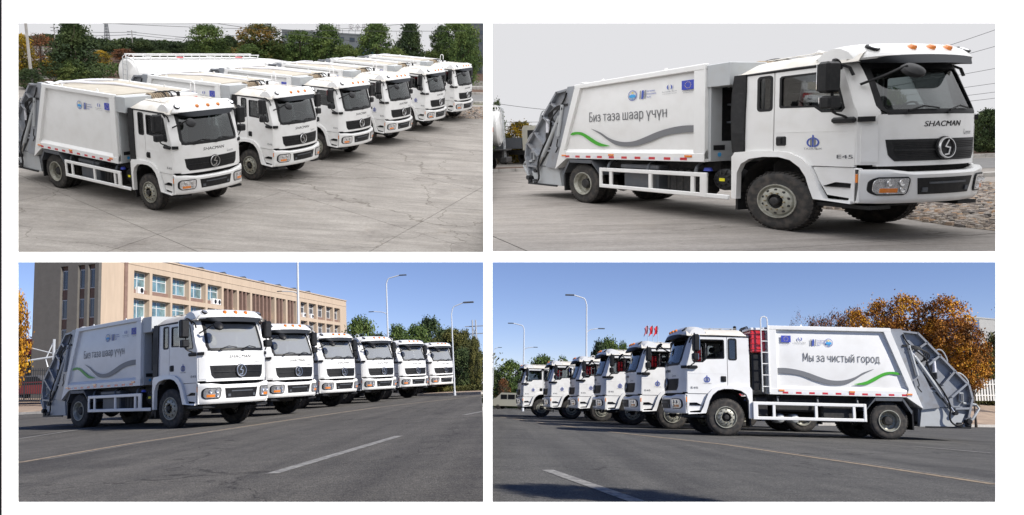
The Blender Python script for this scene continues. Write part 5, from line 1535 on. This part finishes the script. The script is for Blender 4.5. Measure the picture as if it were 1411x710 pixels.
kerb(APRON, (12, 36.5, 0), (31, 40.5, 0), .35, .16, n=14)
kerb(APRON, (-2, 36, 0), (2.5, 36.5, 0), .3, .14, n=6)
sheet('road', APRON, [(10, 26.5), (30, 32), (33, 39), (10, 36)], M_ROADL)
sheet('verge', APRON, [(10, 41), (36, 46.5), (37, 56), (10, 56)], MATS['brown_soil'])
sheet('verge', APRON, [(-2, 36.4), (3, 37), (4, 43), (-2, 42)], MATS['brown_soil'])
kerb(APRON, (10, 46.5, 0), (36, 51, 0), .3, .35, m=mat('pinkish_kerb', (.42, .34, .31), .85, var=.2, scale=2), n=16)

def make_tanker(place, loc, rz, sc, label):
    T = thing('tanker_truck', label, 'tanker truck', place, loc, rz, (sc, sc, sc))
    def ell(x, k=1):
        return [(x, 1.2 * k * cos(2 * pi * i / 32), 2.25 + .88 * k * sin(2 * pi * i / 32)) for i in range(32)]
    mb = MB(); rings = [ell(-4.35, .01), ell(-4.33, .86), ell(-4.25, .96), ell(-4.1, 1), ell(4.1, 1), ell(4.25, .96), ell(4.33, .86), ell(4.35, .01)]
    mb.add([p for r in rings for p in r], [(i * 32 + k, i * 32 + (k + 1) % 32, (i + 1) * 32 + (k + 1) % 32, (i + 1) * 32 + k) for i in range(7) for k in range(32)])
    tk = part('tank', mb, M_BODY, T)
    om = mat('orange_band', (.72, .13, .02), .45)
    for s in (-1, 1):
        bnd = MB(); bnd.surf(lambda u, v: (-4.1 + 8.2 * u, s * 1.215 * cos(-.22 + .26 * v), 2.25 + .895 * sin(-.22 + .26 * v)), 2, 4)
        part('orange_stripe', bnd, om, tk)
    for x in (-4.2, -1.4, 1.4, 4.2):
        rim = MB()
        rim.add([(x + dx, 1.225 * k * cos(2 * pi * i / 32), 2.25 + .9 * k * sin(2 * pi * i / 32)) for dx, k in ((-.04, 1), (-.04, 1.01), (.04, 1.01), (.04, 1)) for i in range(32)],
                [(a * 32 + i, a * 32 + (i + 1) % 32, (a + 1) * 32 + (i + 1) % 32, (a + 1) * 32 + i) for a in range(3) for i in range(32)])
        part('tank_ring', rim, M_BODY, tk)
    wk = MB()
    for s in (-1, 1):
        wk.box(-4.2, 4.2, s * .45 - .03, s * .45 + .03, 3.30, 3.36)
        for k in range(9):
            wk.box(-4.15 + k * 1.03, -4.1 + k * 1.03, s * .45 - .02, s * .45 + .02, 3.05, 3.33)
    wk.box(-4.2, 4.2, -.4, .4, 3.12, 3.15)
    part('walkway', wk, M_BODY, T)
    for k in range(4):
        part('manhole', MB().lathe([(.001, .1), (.22, .08), (.25, 0)], (-3 + 2 * k, 0, 3.12), (0, 0, 1), 14), M_RED if k % 2 else M_BODY, T)
    fr = MB(); fr.box(-4.4, 6.4, -.5, .5, .75, 1.1); fr.box(-4.7, -4.4, -1.15, 1.15, .55, .8, .03); fr.box(-2.4, .8, -1.15, -.6, .6, 1.2, .05); fr.box(-2.4, .8, .6, 1.15, .6, 1.2, .05); fr.box(-4.7, -.8, -1.18, 1.18, 1.14, 1.2)
    part('chassis', fr, M_BLACK2, T)
    la = MB()
    for y in (-.25, .25): la.tube([(-4.5, y, .8), (-4.42, y, 3.2), (-4.2, y, 3.35)], .025, 6)
    for k in range(8): la.tube([(-4.49 + .01 * k, -.25, 1 + .3 * k), (-4.49 + .01 * k, .25, 1 + .3 * k)], .018, 5)
    part('ladder', la, M_GREYL, T)
    for x in (-3.4, -2.1, 5.6):
        for s in (-1, 1):
            w_ = MB().lathe([(.001, .02), (.2, .02), (.29, 0), (.33, .03), (.48, .03), (.52, 0), (.52, -.28), (.2, -.28)], (x, s * 1.15, .52), (0, s, 0), 24)
            part('wheel', w_, M_RUBBER, T)
    cab = MB().prism([(4.7, 1.0), (4.7, 2.85), (4.95, 3.0), (6.1, 2.98), (6.45, 2.75), (6.62, 1.9), (6.7, 1.0)], -1.15, 1.15)
    cab = part('cab', cab, M_WHITE, T)
    for s in (-1, 1):
        part('side_window', MB().box(5.3, 6.2, s * 1.15, s * 1.16, 2.0, 2.65, .004), M_BLACK, cab)
        part('side_window', MB().box(4.9, 5.15, s * 1.15, s * 1.16, 2.0, 2.65, .004), M_BLACK, cab)
    ws = MB().add([(6.47, -1.05, 2.72), (6.47, 1.05, 2.72), (6.635, 1.05, 1.95), (6.635, -1.05, 1.95)], [(0, 1, 2, 3)])
    part('windscreen', ws, M_BLACK, cab)
    return T
make_tanker(YARD, (-16.75, 41.4, .22), .906, .82, 'long white tank truck with orange stripe behind the yard row')
make_tanker(APRON, (-4.3, 37.6, -.1), pi - .12, .92, 'white tank truck with orange band cut off at the left, behind the lone truck')
# pale lorry cab glimpsed behind the tailgate
def lorry():
    T = thing('parked_lorry', 'cream lorry cab half hidden behind the grey tailgate', 'lorry', APRON, (2.0, 46.0, 0), -.9, (.88, .88, .9))
    c = part('cab', MB().prism([(-.9, .9), (-.95, 2.25), (-.8, 2.45), (.7, 2.42), (.95, 2.2), (1.05, 1.5), (1.1, .9)], -1.05, 1.05), mat('cream_paint', (.62, .6, .5), .45, var=.1), T)
    for s in (-1, 1):
        part('side_window', MB().box(-.4, .7, s * 1.05, s * 1.06, 1.6, 2.15, .004), M_BLACK, c)
    part('windscreen', MB().add([(.93, -.95, 2.2), (.93, .95, 2.2), (1.07, .95, 1.55), (1.07, -.95, 1.55)], [(0, 1, 2, 3)]), M_BLACK, c)
    part('load_bed', MB().box(-4.2, -1.05, -1.05, 1.05, 1.0, 1.7, .02), M_GREYD, T)
    part('chassis', MB().box(-4.2, 1.0, -.5, .5, .6, .9), M_BLACK2, T)
    for x in (.2, -3.2):
        for s in (-1, 1):
            part('wheel', MB().lathe([(.001, .02), (.2, .02), (.45, .03), (.48, 0), (.48, -.25), (.2, -.25)], (x, s * 1.0, .48), (0, s, 0), 20), M_RUBBER, T)
lorry()

def block(place, name, label, x0, y0, x1, y1, z0, z1, dep, wall, rows, cols, wmat, frac=(.5, .5), off=.0):
    """plain block: front face from (x0,y0) to (x1,y1), built windows in a grid"""
    a, b = Vector((x0, y0, 0)), Vector((x1, y1, 0)); u = (b - a).normalized(); v = Vector((-u.y, u.x, 0)); L_ = (b - a).length
    M = place @ Matrix.Translation(a) @ Matrix(((u.x, v.x, 0, 0), (u.y, v.y, 0, 0), (0, 0, 1, 0), (0, 0, 0, 1)))
    T = thing(name, label, 'building', M)
    part('wall', MB().box(0, L_, 0, dep, z0, z1, .02), wall, T)
    part('parapet', MB().box(-.04, L_ + .04, -.05, .12, z1 - .02, z1 + .12, .01), wall, T)
    ch = (z1 - z0) / rows; cw = L_ / cols
    for r in range(rows):
        for c in range(cols):
            x = (c + .5) * cw; z = z0 + (r + .5) * ch
            w_ = part('window', MB().box(x - cw * frac[0] / 2, x + cw * frac[0] / 2, -.02, .03, z - ch * frac[1] / 2, z + ch * frac[1] / 2), M_GREYD, T)
            part('pane', MB().box(x - cw * frac[0] * .44, x + cw * frac[0] * .44, -.03, -.02, z - ch * frac[1] * .42, z + ch * frac[1] * .42), wmat, w_)
    return T
M_BG = mat('grey_render', (.20, .215, .225), .8, var=.1); M_BD = mat('dark_grey_cladding', (.10, .11, .12), .7, var=.1)
M_BW = mat('bluish_pane', (.07, .09, .12), .2)
gb = block(YARD, 'office_building', 'long grey building with a row of signs on its roof behind the trees', -23.6, 79.2, -14.6, 81.0, -1, 2.75, 2.2, M_BG, 4, 9, M_BW, (.5, .45))
part('blue_canopy', MB().box(5.5, 8.8, -.5, 0, .95, 1.15), mat('blue_canopy', (.03, .2, .55), .5), gb)
fnt = MB()
R_ = random.Random(3)
for k, t in enumerate('河口科技 安全用电'):
    if t == ' ': continue
    text_mb(fnt, t, .5, (lambda kk: lambda u, v: (3.2 + kk * .62 + u, -.02, 2.95 + kk * .05 + v))(k), width=.46)
part('roof_sign', fnt, mat('roof_sign_letters', (.30, .29, .30), .6), gb, kind='stuff', smooth=0, fix=False)
ft_ = MB()
for k in range(10): ft_.box(3.3 + k * .6, 3.33 + k * .6, 0, .03, 2.7, 3.0 + k * .05)
part('sign_posts', ft_, M_GREYD, gb, kind='stuff')
block(YARD, 'office_building', 'dark grey building at the right edge behind the yard trees', -6.7, 78.5, -4.1, 79.3, -1, 5.2, .8, M_BD, 7, 4, M_BW, (.4, .5))
block(YARD, 'distant_building', 'small pale building with blue roof far behind the yard', -38.2, 80.5, -35.0, 81.2, -.5, .8, 1.5, mat('pale_render', (.5, .5, .5), .8), 2, 5, M_BW, (.5, .4))
M_STEEL = mat('galvanised_steel', (.32, .33, .35), .5, metal=.4)
def pylon(place, x, y, z, h, w_, label, m=None):
    T = thing('pylon', label, 'pylon', place, (x, y, z))
    for sx in (-1, 1):
        for sy in (-1, 1):
            mb = MB(); mb.tube([(sx * w_, sy * w_, 0), (sx * w_ * .35, sy * w_ * .35, h * .7), (sx * w_ * .3, sy * w_ * .3, h)], .03 * h / 3, 5)
            part('leg', mb, m or M_STEEL, T)
    br = MB()
    for k in range(7):
        z0, z1 = h * k / 8, h * (k + 1) / 8
        r0 = w_ * (1 - .65 * min(1, z0 / (h * .7))); r1 = w_ * (1 - .65 * min(1, z1 / (h * .7)))
        for s in (-1, 1):
            br.tube([(-r0, s * r0, z0), (r1, s * r1, z1)], .018 * h / 3, 4); br.tube([(r0, s * r0, z0), (-r1, s * r1, z1)], .018 * h / 3, 4)
    part('bracing', br, m or M_STEEL, T, kind='stuff')
    am = MB()
    for z0, l in ((.78, 2.2), (.9, 1.7)):
        am.tube([(-w_ * l, 0, h * z0), (w_ * l, 0, h * z0)], .03 * h / 3, 4)
    part('cross_arm', am, m or M_STEEL, T)
pylon(YARD, -42.0, 82.0, -1.2, 4.6, .28, 'lattice power pylon rising above the left trees of the yard')
pylon(YARD, -25.9, 82.5, -.8, 5.6, .5, 'broad lattice pylon cut by the top edge above the turning tree')
def pole(place, x, y, z, h, label, arm=.5, r=.07, lean=0):
    T = thing('utility_pole', label, 'utility pole', place, (x, y, z))
    part('post', MB().cyl((0, 0, 0), (lean, 0, h), r, r * .7, 10), M_KERB, T)
    mb = MB()
    for k in (0.88, .95): mb.box(-arm + lean, arm + lean, -.03, .03, h * k, h * k + .05)
    part('cross_arm', mb, M_STEEL, T)
pole(YARD, -28.1, 46, 0, 5.5, 'thick grey utility pole at the left edge of the yard', .3, .09)
pole(YARD, -34.6, 60, -.4, 3.2, 'thin utility pole beside the pointed tree', .25, .04)
pole(YARD, -33.7, 70, -.8, 3.1, 'thin utility pole above the trees behind the tank truck', .4, .05)
M_WIRE = mat('wire', (.05, .05, .055), .7)
def wires(place, spans, r, label, group=None):
    nn = len(spans)
    for k_, (a, b, sag) in enumerate(sorted(spans, key=lambda q: -q[0][2] - q[1][2])):
        a, b = Vector(a), Vector(b); pts = [a.lerp(b, k / 14) - Vector((0, 0, sag * 4 * (k / 14) * (1 - k / 14))) for k in range(15)]
        lab = '%s highest %s' % (ORD[k_ + 1], label) if k_ < nn - 1 else 'lowest ' + label
        solo('power_line', MB().tube(pts, r, 4), M_WIRE, lab, 'power line', place=place, group=group)
wires(YARD, [((-43, 75, 1.6), (-33.7, 70, 2.15), .12), ((-33.7, 70, 2.15), (-20, 76, 1.9), .2), ((-43, 75, 1.2), (-33.7, 70, 1.95), .12), ((-33.7, 70, 1.95), (-20, 76, 1.6), .2),
             ((-38, 60, 5.3), (-12, 60, 3.2), .3), ((-32, 62, 3.1), (-4, 62, 5.7), .25), ((-36, 66, 2.9), (-5, 66, 4.3), .25), ((-30, 70, 1.9), (-5, 72, 5.2), .15)], .022, 'thin dark power line crossing the grey sky above the yard', 'power lines above the yard')
wires(APRON, [((-1, 45, 3.5), (3, 44, 2.9), .05), ((-2, 47, 2.5), (4, 46, 2.35), .02), ((-2, 47, 2.25), (4, 46, 2.1), .02), ((14, 40, 3.4), (32, 48, 8.2), .2), ((14, 42, 3.2), (32, 48, 7.0), .2), ((10, 38, 2.6), (32, 48, 5.4), .2), ((10, 38, 2.3), (34, 50, 4.6), .15), ((10, 38, 2.1), (34, 50, 4.0), .15), ((10, 38, 1.9), (34, 50, 3.6), .15)], .016,
      'thin power line crossing the grey sky behind the lone truck', 'power lines behind the lone truck')
# ---------------------------------------------------------------- street: office block, lamps, fence, gate
M_BEIGE = mat('beige_render', (.50, .395, .295), .85, col2=(.43, .335, .25), scale=.5, dirt=(.36, .29, .22), dirt_amt=.35, stretch=(2.2, 2.2, .3))
M_BEIGED = mat('brown_panel', (.22, .14, .11), .8, var=.2)
M_FRAME = mat('window_frame_white', (.55, .57, .58), .4)
M_TILE = mat('shaded_tile_wall', (.12, .112, .102), .8, var=.12, scale=2)  # darkened so the end wall's shade sits in its colour
def office():
    a, b = Vector((-34.3, 70.0, 0)), Vector((-25.7, 121.6, 0)); u = (b - a).normalized(); v = Vector((-u.y, u.x, 0))   # v points away from the street
    L_ = (b - a).length; H = 13.35
    M = STREET @ Matrix.Translation(a) @ Matrix(((u.x, v.x, 0, 0), (u.y, v.y, 0, 0), (0, 0, 1, 0), (0, 0, 0, 1)))
    T = thing('office_block', 'long beige office block behind the street row', 'building', M)
    W_ = 6.1
    # facade as a slab with openings, recessed windows behind
    def tpos(px, z=None):  # distance along the facade, measured in the photograph once
        return px
    bays = [(1.2, 3.5), (3.9, 6.8), (7.1, 9.95), (10.25, 13.0), (13.4, 16.2)]
    slots = [(16.6, 19.5), (19.9, 22.5), (22.95, 28.6), (29.05, 31.7), (32.2, 34.8)]
    far = [(36.1, 38.2), (38.65, 41.2), (41.65, 44.2), (44.6, 47.1), (47.6, 49.8)]
    rows = [(9.95, 12.0), (7.45, 9.5), (4.95, 7.0), (2.4, 4.5)]
    S0 = -3.14
    holes = []
    for x0, x1 in bays + far:
        for z0, z1 in rows: holes.append([(x0, z0), (x1, z0), (x1, z1), (x0, z1)])
    for x0, x1 in slots: holes.append([(x0, 1.2), (x1, 1.2), (x1, 11.9), (x0, 11.9)])
    part('facade', MB().plate([(S0, -1), (L_, -1), (L_, H), (S0, H)], holes, lambda p, q, w_: (p, w_, q), .7), M_BEIGE, T, smooth=0)
    bk = MB().box(S0 + .01, L_ - .02, .72, W_, -1, H - .02)
    part('main_block', bk, M_BEIGE, T)
    part('cornice', MB().box(S0 - .06, L_ + .06, -.1, .3, H - .02, H + .12, .02), M_BEIGE, T)
    part('fascia_line', MB().box(S0, L_, -.04, .0, H - .85, H - .75), M_BEIGE, T)
    for x0, x1 in bays + far:
        for z0, z1 in rows:
            w_ = MB(); big = (x0, x1) in bays
            zb = z0 + (.42 if z0 > 8 or not big else .06)
            xm = (x0 + x1) / 2
            for xa, xb in ((x0, x0 + .09), (x1 - .09, x1), (xm - .05, xm + .05)): w_.box(xa, xb, .52, .62, zb, z1)
            for za, zc in ((zb, zb + .09), (z1 - .09, z1), (z1 - .65, z1 - .58)): w_.box(x0, x1, .53, .61, za, zc)
            wn = part('window', w_, M_FRAME, T)
            part('pane', MB().box(x0 + .09, xm - .05, .56, .58, zb + .09, z1 - .09), M_WIN if big else M_BW2, wn)
            part('pane', MB().box(xm + .05, x1 - .09, .56, .58, zb + .09, z1 - .09), M_WIN if big else M_BW2, wn)
            if zb - z0 > .3: part('spandrel', MB().box(x0, x1, .3, .62, z0, zb), M_BEIGED, wn)
    for x0, x1 in slots:
        n = int((x1 - x0) / 1.1)
        for k in range(n + 1):
            xx = x0 + (x1 - x0) * (k + .5) / (n + 1)
            if k < n: part('fin', MB().box(x0 + (x1 - x0) * (k + 1) / (n + 1) - .14, x0 + (x1 - x0) * (k + 1) / (n + 1) + .14, .05, .7, 1.2, 11.9), M_BEIGED, T)
            for z0, z1 in rows:
                wn = part('window', MB().box(xx - .4, xx + .4, .6, .66, z0, z1), M_FRAME, T)
                part('pane', MB().box(xx - .34, xx + .34, .59, .6, z0 + .06, z1 - .06), M_BW2, wn)
        for z0 in (4.5, 7.0, 9.2): part('floor_band', MB().box(x0, x1, .45, .69, z0, z0 + .75), M_BEIGE, T)
    ac = MB(); 
    for x, z in ((2.3, 9.97), (14.9, 9.97), (15.7, 9.97), (37.4, 9.97), (39.9, 9.97), (43.2, 7.47)):
        ac = MB().box(x - .4, x + .4, .02, .42, z, z + .62, .03); ac_ = part('air_conditioner', ac, M_WHITE, T)
        part('fan_grille', MB().lathe([(.001, .015), (.24, .012)], (x + .08, .02, z + .31), (0, -1, 0), 16), M_BLACK, ac_)
    for k in range(8):
        x = 8.4 + k * 4.55
        part('roof_vent', MB().prism([(x, H), (x + 1.5, H + .7), (x + 2.8, H)], 1.2, 3.2), M_GREYD, T)
    # end wall, shade put into its tile colour, with three columns of windows
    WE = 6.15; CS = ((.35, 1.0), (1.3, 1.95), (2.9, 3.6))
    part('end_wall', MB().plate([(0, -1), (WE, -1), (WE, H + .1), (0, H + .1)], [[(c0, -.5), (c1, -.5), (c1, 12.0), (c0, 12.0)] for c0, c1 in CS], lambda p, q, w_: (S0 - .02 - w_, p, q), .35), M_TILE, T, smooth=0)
    for c0, c1 in CS:
        part('recess_panel', MB().box(S0 - .06, S0 - .03, c0 - .05, c1 + .05, -.5, 12.0), M_BEIGED, T)
        for z0 in (2.5, 5.0, 7.5, 10.0):
            wn = part('window', MB().box(S0 - .12, S0 - .06, c0 + .08, c1 - .05, z0, z0 + 1.65), M_FRAME, T)
            part('pane', MB().box(S0 - .135, S0 - .12, c0 + .14, (c0 + c1) / 2, z0 + .08, z0 + 1.57), M_BW2, wn)
            part('pane', MB().box(S0 - .135, S0 - .12, (c0 + c1) / 2 + .04, c1 - .1, z0 + .08, z0 + 1.57), M_BW2, wn)
    dp = MB().box(-.2, .2, -.1, 0, -1, H - .1)
    part('down_pipe', dp, M_BEIGED, T)
M_BW2 = mat('dark_office_pane', (.04, .055, .08), .12, coat=1.0)
office()

M_POST = mat('lamp_post_paint', (.62, .64, .66), .4, metal=.2)
def lamp(place, x, y, z, h, s, label, arm=1.4, low=.72, lowarm=1.2, drop=.0, r=.09, group=None):
    T = thing('street_lamp', label, 'street lamp', place, (x, y, z), 0, (1, 1, 1), group)
    hp = h - .55
    part('post', MB().cyl((0, 0, 0), (0, 0, hp), r, r * .55, 12), M_POST, T)
    part('base', MB().cyl((0, 0, 0), (0, 0, .35), r * 1.5, r * 1.3, 10), M_POST, T)
    part('arm', MB().tube([(0, 0, hp - .05), (s * .12 * arm, 0, hp + .35), (s * .45 * arm, 0, h - .12), (s * arm, 0, h)], r * .5, 7, smooth=2), M_POST, T)
    part('lamp_head', MB().box(s * arm, s * (arm + .55), -.1, .1, h - .03, h + .05, .02), M_GREYD, T)
    if low:
        part('arm', MB().tube([(0, 0, h * low - .2), (-s * .25 * lowarm, 0, h * low), (-s * lowarm, 0, h * low + .08)], r * .35, 6, smooth=1), M_POST, T)
        part('lamp_head', MB().box(-s * lowarm, -s * (lowarm + .4), -.08, .08, h * low + .05, h * low + .11, .02), M_GREYD, T)
lamp(STREET, -16.3, 60, 0, 12.0, 1, 'tall street lamp cut by the top edge in front of the office block', 1.3, .665, 1.2, r=.12)
lamp(STREET, -9.6, 60, 0, 8.8, 1, 'street lamp with two arms between office block and dark trees', 1.0, .69, 1.0, r=.085)
lamp(STREET, -3.34, 42, -.1, 4.9, 1, 'street lamp with one arm beside the last truck facing right', .65, 0, r=.05)
lamp(AVENUE, 1.3, 75, 0, 8.1, -1, 'street lamp above the farthest truck facing left', 1.0, .72, .9, r=.09)
lamp(AVENUE, 4.58, 48, 0, 7.25, -1, 'tall white street lamp rising behind the third truck facing left', .75, .715, .7, r=.075)
lamp(AVENUE, -2.3, 115, 0, 8.5, 1, 'small distant street lamp at the left edge of the avenue', .6, .8, .9, r=.08)
# raised pavement, fence, shed and barrier at the left
M_PAVE = mat('tan_paving', (.36, .27, .20), .9, var=.25, scale=1.2)
sheet('pavement', STREET, [(-34.5, 53.2, .03), (-28.0, 52.6, .03), (-24.5, 56, .05), (-29, 66, .5), (-60, 76, 2.2), (-46, 58, .8)], M_PAVE)
kerb(STREET, (-38, 53.6, 0), (-24, 52.3, 0), .2, .15, n=10)
def fence(place, a, b, h, label, m, step=.16, rails=(.12, .92), nm='railing_fence'):
    a, b = Vector(a), Vector(b); L_ = (b - a).length; u = (b - a) / L_
    T = thing(nm, label, 'fence', place, a)
    for k, rz in enumerate(rails):
        p = MB().tube([(0, 0, h * rz), tuple((b - a) + Vector((0, 0, h * rz)))], .03, 4); part('rail', p, m, T)
    n = int(L_ / step)
    bar = None
    for k in range(n + 1):
        big = k % 14 == 0; q = u * (k * step)
        mb = MB().box(-.02 if not big else -.05, .02 if not big else .05, -.015, .015, -.3, h * (1 if not big else 1.06))
        if not big and bar: o = bar.copy(); COL.objects.link(o); o.parent = T
        else:
            o = part('post' if big else 'bar', mb, m, T)
            if not big: bar = o
        o.location = q
M_IRON = mat('dark_iron', (.03, .032, .035), .5)
fence(STREET, (-38.2, 58.6, 1.25), (-31.0, 58.0, .85), 2.1, 'dark iron railing fence beneath the red roofed shed', M_IRON, .17)
def shed():
    T = thing('shed', 'low shed with bright red roof left of the office block', 'shed', STREET, (-49, 74, 1.2), .08)
    part('wall', MB().box(0, 5.4, 0, 5, 0, 3.9), mat('shed_wall', (.10, .085, .08), .8), T)
    part('roof', MB().prism([(-.4, 3.9), (5.7, 3.9), (5.7, 5.2), (-.4, 5.6)], -.4, 5.3), mat('red_roof', (.38, .02, .03), .5, var=.15), T)
    part('opening', MB().box(.5, 4.6, -.05, 0, 0, 3.2), M_BLACK2, T)
shed()
def parked(place, x, y, z, rz, col, label, L_=4.2, H=1.5):
    T = thing('parked_car', label, 'car', place, (x, y, z), rz)
    m = mat('car_paint_%s' % label.split()[0], col, .3, coat=.8)
    part('body', MB().prism([(-L_ / 2, .3), (-L_ / 2, .85), (-L_ * .42, .95), (-L_ * .3, H), (L_ * .12, H), (L_ * .27, .95), (L_ * .48, .85), (L_ / 2, .6), (L_ / 2, .3)], -.85, .85), m, T)
    for s in (-1, 1):
        part('side_window', MB().plate([(-L_ * .37, .98), (-L_ * .28, H - .08), (L_ * .1, H - .08), (L_ * .22, .98)], [], side_fn(s, .86), .02), M_BLACK, T)
        for q in (-.3, .3):
            part('wheel', MB().lathe([(.001, .02), (.18, .02), (.3, .01), (.32, -.05), (.32, -.2)], (q * L_, s * .82, .32), (0, s, 0), 16), M_RUBBER, T)
parked(STREET, -38.2, 64, 1.3, .0, (.12, .12, .13), 'grey car parked behind the iron railing')
parked(STREET, -36.3, 61.0, 1.05, .05, (.16, .015, .015), 'red car parked behind the iron railing', 4.4, 1.2)
def barrier():
    T = thing('boom_barrier', 'white boom barrier pole with stay post left of the nearest truck', 'barrier', STREET, (-28.9, 50, .3))
    part('post', MB().box(-.05, .05, -.05, .05, 0, 4.3), M_POST, T)
    part('boom', MB().tube([(0, 0, 3.2), (-3.6, 0, 2.85)], .065, 8), M_POST, T)
    part('stay', MB().tube([(0, 0, 3.4), (-1.7, 0, 3.9)], .035, 6), M_POST, T)
    part('stay', MB().tube([(0, 0, 4.2), (-.5, 0, 3.1), (-.35, 0, 2.6)], .035, 6), M_POST, T)
barrier()
sheet('pavement', STREET, [(-5.3, 44.6, .12), (-1.9, 41.6, .12), (-2.1, 45, .14), (-5.6, 48, .14)], M_PAVE)
kerb(STREET, (-5.6, 44.8, 0), (-1.88, 41.4, 0), .15, .14, n=6)
pylon(STREET, -6.1, 118, 0, 9.2, .8, 'lattice pylon far behind the trees at the right end of the street')

# ---------------------------------------------------------------- avenue: bank, picket fence, far building, van, flags
bank = MB(); bank.surf(lambda u, v: (17 + 34 * u + 1.5 * v, (41 + 17 * u) + 20 * v, .02 + 1.45 * min(1, v * 2.2) + .25 * v * u), 12, 8)
solo('pavement', bank, M_PAVE, kind='structure', place=AVENUE)
kerb(AVENUE, (15, 39.6, 0), (40, 52.5, 0), .2, .14, n=12)
M_PICK = mat('white_picket', (.78, .77, .72), .5)
def picket(a, b, label):
    a, b = Vector(a), Vector(b); L_ = (b - a).length; u = (b - a) / L_; T = thing('picket_fence', label, 'fence', AVENUE, a)
    for z in (.35, 1.05): part('rail', MB().tube([(0, 0, z), tuple((b - a) + Vector((0, 0, z)))], .035, 4), M_PICK, T)
    n = int(L_ / .21); first = None
    for k in range(n + 1):
        if first is None:
            first = part('picket', MB().prism([(-.05, 0), (.05, 0), (.05, 1.32), (0, 1.42), (-.05, 1.32)], -.02, .02), M_PICK, T); o = first
        else:
            o = first.copy(); COL.objects.link(o); o.parent = T
        o.location = u * (k * .21)
picket((28.0, 51.6, 1.5), (33.5, 52.6, 1.62), 'white picket fence at the right edge below the green bushes')
block(AVENUE, 'office_building', 'pale concrete building with tall glass strip behind the green bushes', 45.6, 79.6, 51.0, 82, 0, 10.2, 4, mat('pale_concrete_wall', (.34, .34, .33), .85, var=.1), 1, 1, M_BW2, (.01, .01))
gs = MB()
def glass_strip():
    T = [o for o in bpy.data.objects if o.name.startswith('office_building') and o.get('label', '').startswith('pale concrete')][0]
    for c in [c for c in T.children if c.name.startswith('window')]: remove_tree(c)
    for k in range(7):
        for j in range(2):
            part('pane', MB().box(.75 + j * .55, 1.27 + j * .55, -.06, -.02, 1.0 + k * 1.3, 2.24 + k * 1.3), mat('blue_glass', (.06, .11, .2), .15, coat=1), T)
glass_strip()
def van():
    T = thing('parked_van', 'small cream van parked far off at the left end of the row', 'van', AVENUE, (.3, 95, 0), pi - .35, (1.05, 1.05, 1.05))
    m = mat('van_cream', (.60, .58, .47), .4, coat=.5)
    part('body', MB().prism([(-2.0, .35), (-2.0, 1.5), (-1.8, 1.78), (.9, 1.80), (1.5, 1.25), (2.0, 1.05), (2.05, .35)], -.8, .8), m, T)
    for s in (-1, 1):
        for x0, x1 in ((-1.75, -.85), (-.7, .1), (.22, .95)):
            part('side_window', MB().box(x0, x1, s * .8, s * .815, 1.1, 1.6, .004), M_BLACK, T)
        for x in (-1.3, 1.3): part('wheel', MB().lathe([(.001, .02), (.2, .02), (.3, .01), (.32, -.05), (.32, -.18)], (x, s * .78, .32), (0, s, 0), 16), M_RUBBER, T)
    part('windscreen', MB().add([(.95, -.7, 1.76), (.95, .7, 1.76), (1.5, .7, 1.3), (1.5, -.7, 1.3)], [(0, 1, 2, 3)]), M_BLACK, T)
    for s in (-1, 1): part('headlight', MB().lathe([(.001, .03), (.09, .02), (.1, 0)], (2.03, s * .6, .85), (1, 0, 0), 12), M_LAMP, T)
van()
for k, x in enumerate((10.35, 10.72, 11.08)):
    T = thing('flag', 'red flag on a thin pole, %s of the three above the second truck' % ('leftmost', 'middle', 'rightmost')[k], 'flag', AVENUE, (x, 60, 0))
    part('pole', MB().cyl((0, 0, 0), (0, 0, 6.75), .03, .02, 6), M_POST, T)
    part('cloth', MB().surf(lambda u, v: (-.28 * u + .05 * sin(5 * v), .06 * sin(6 * u), 6.7 - .62 * v - .25 * u * u), 6, 5, lambda u, v: (0, .01, 0)), M_REDP if k else mat('faded_flag', (.35, .12, .16), .7), T)
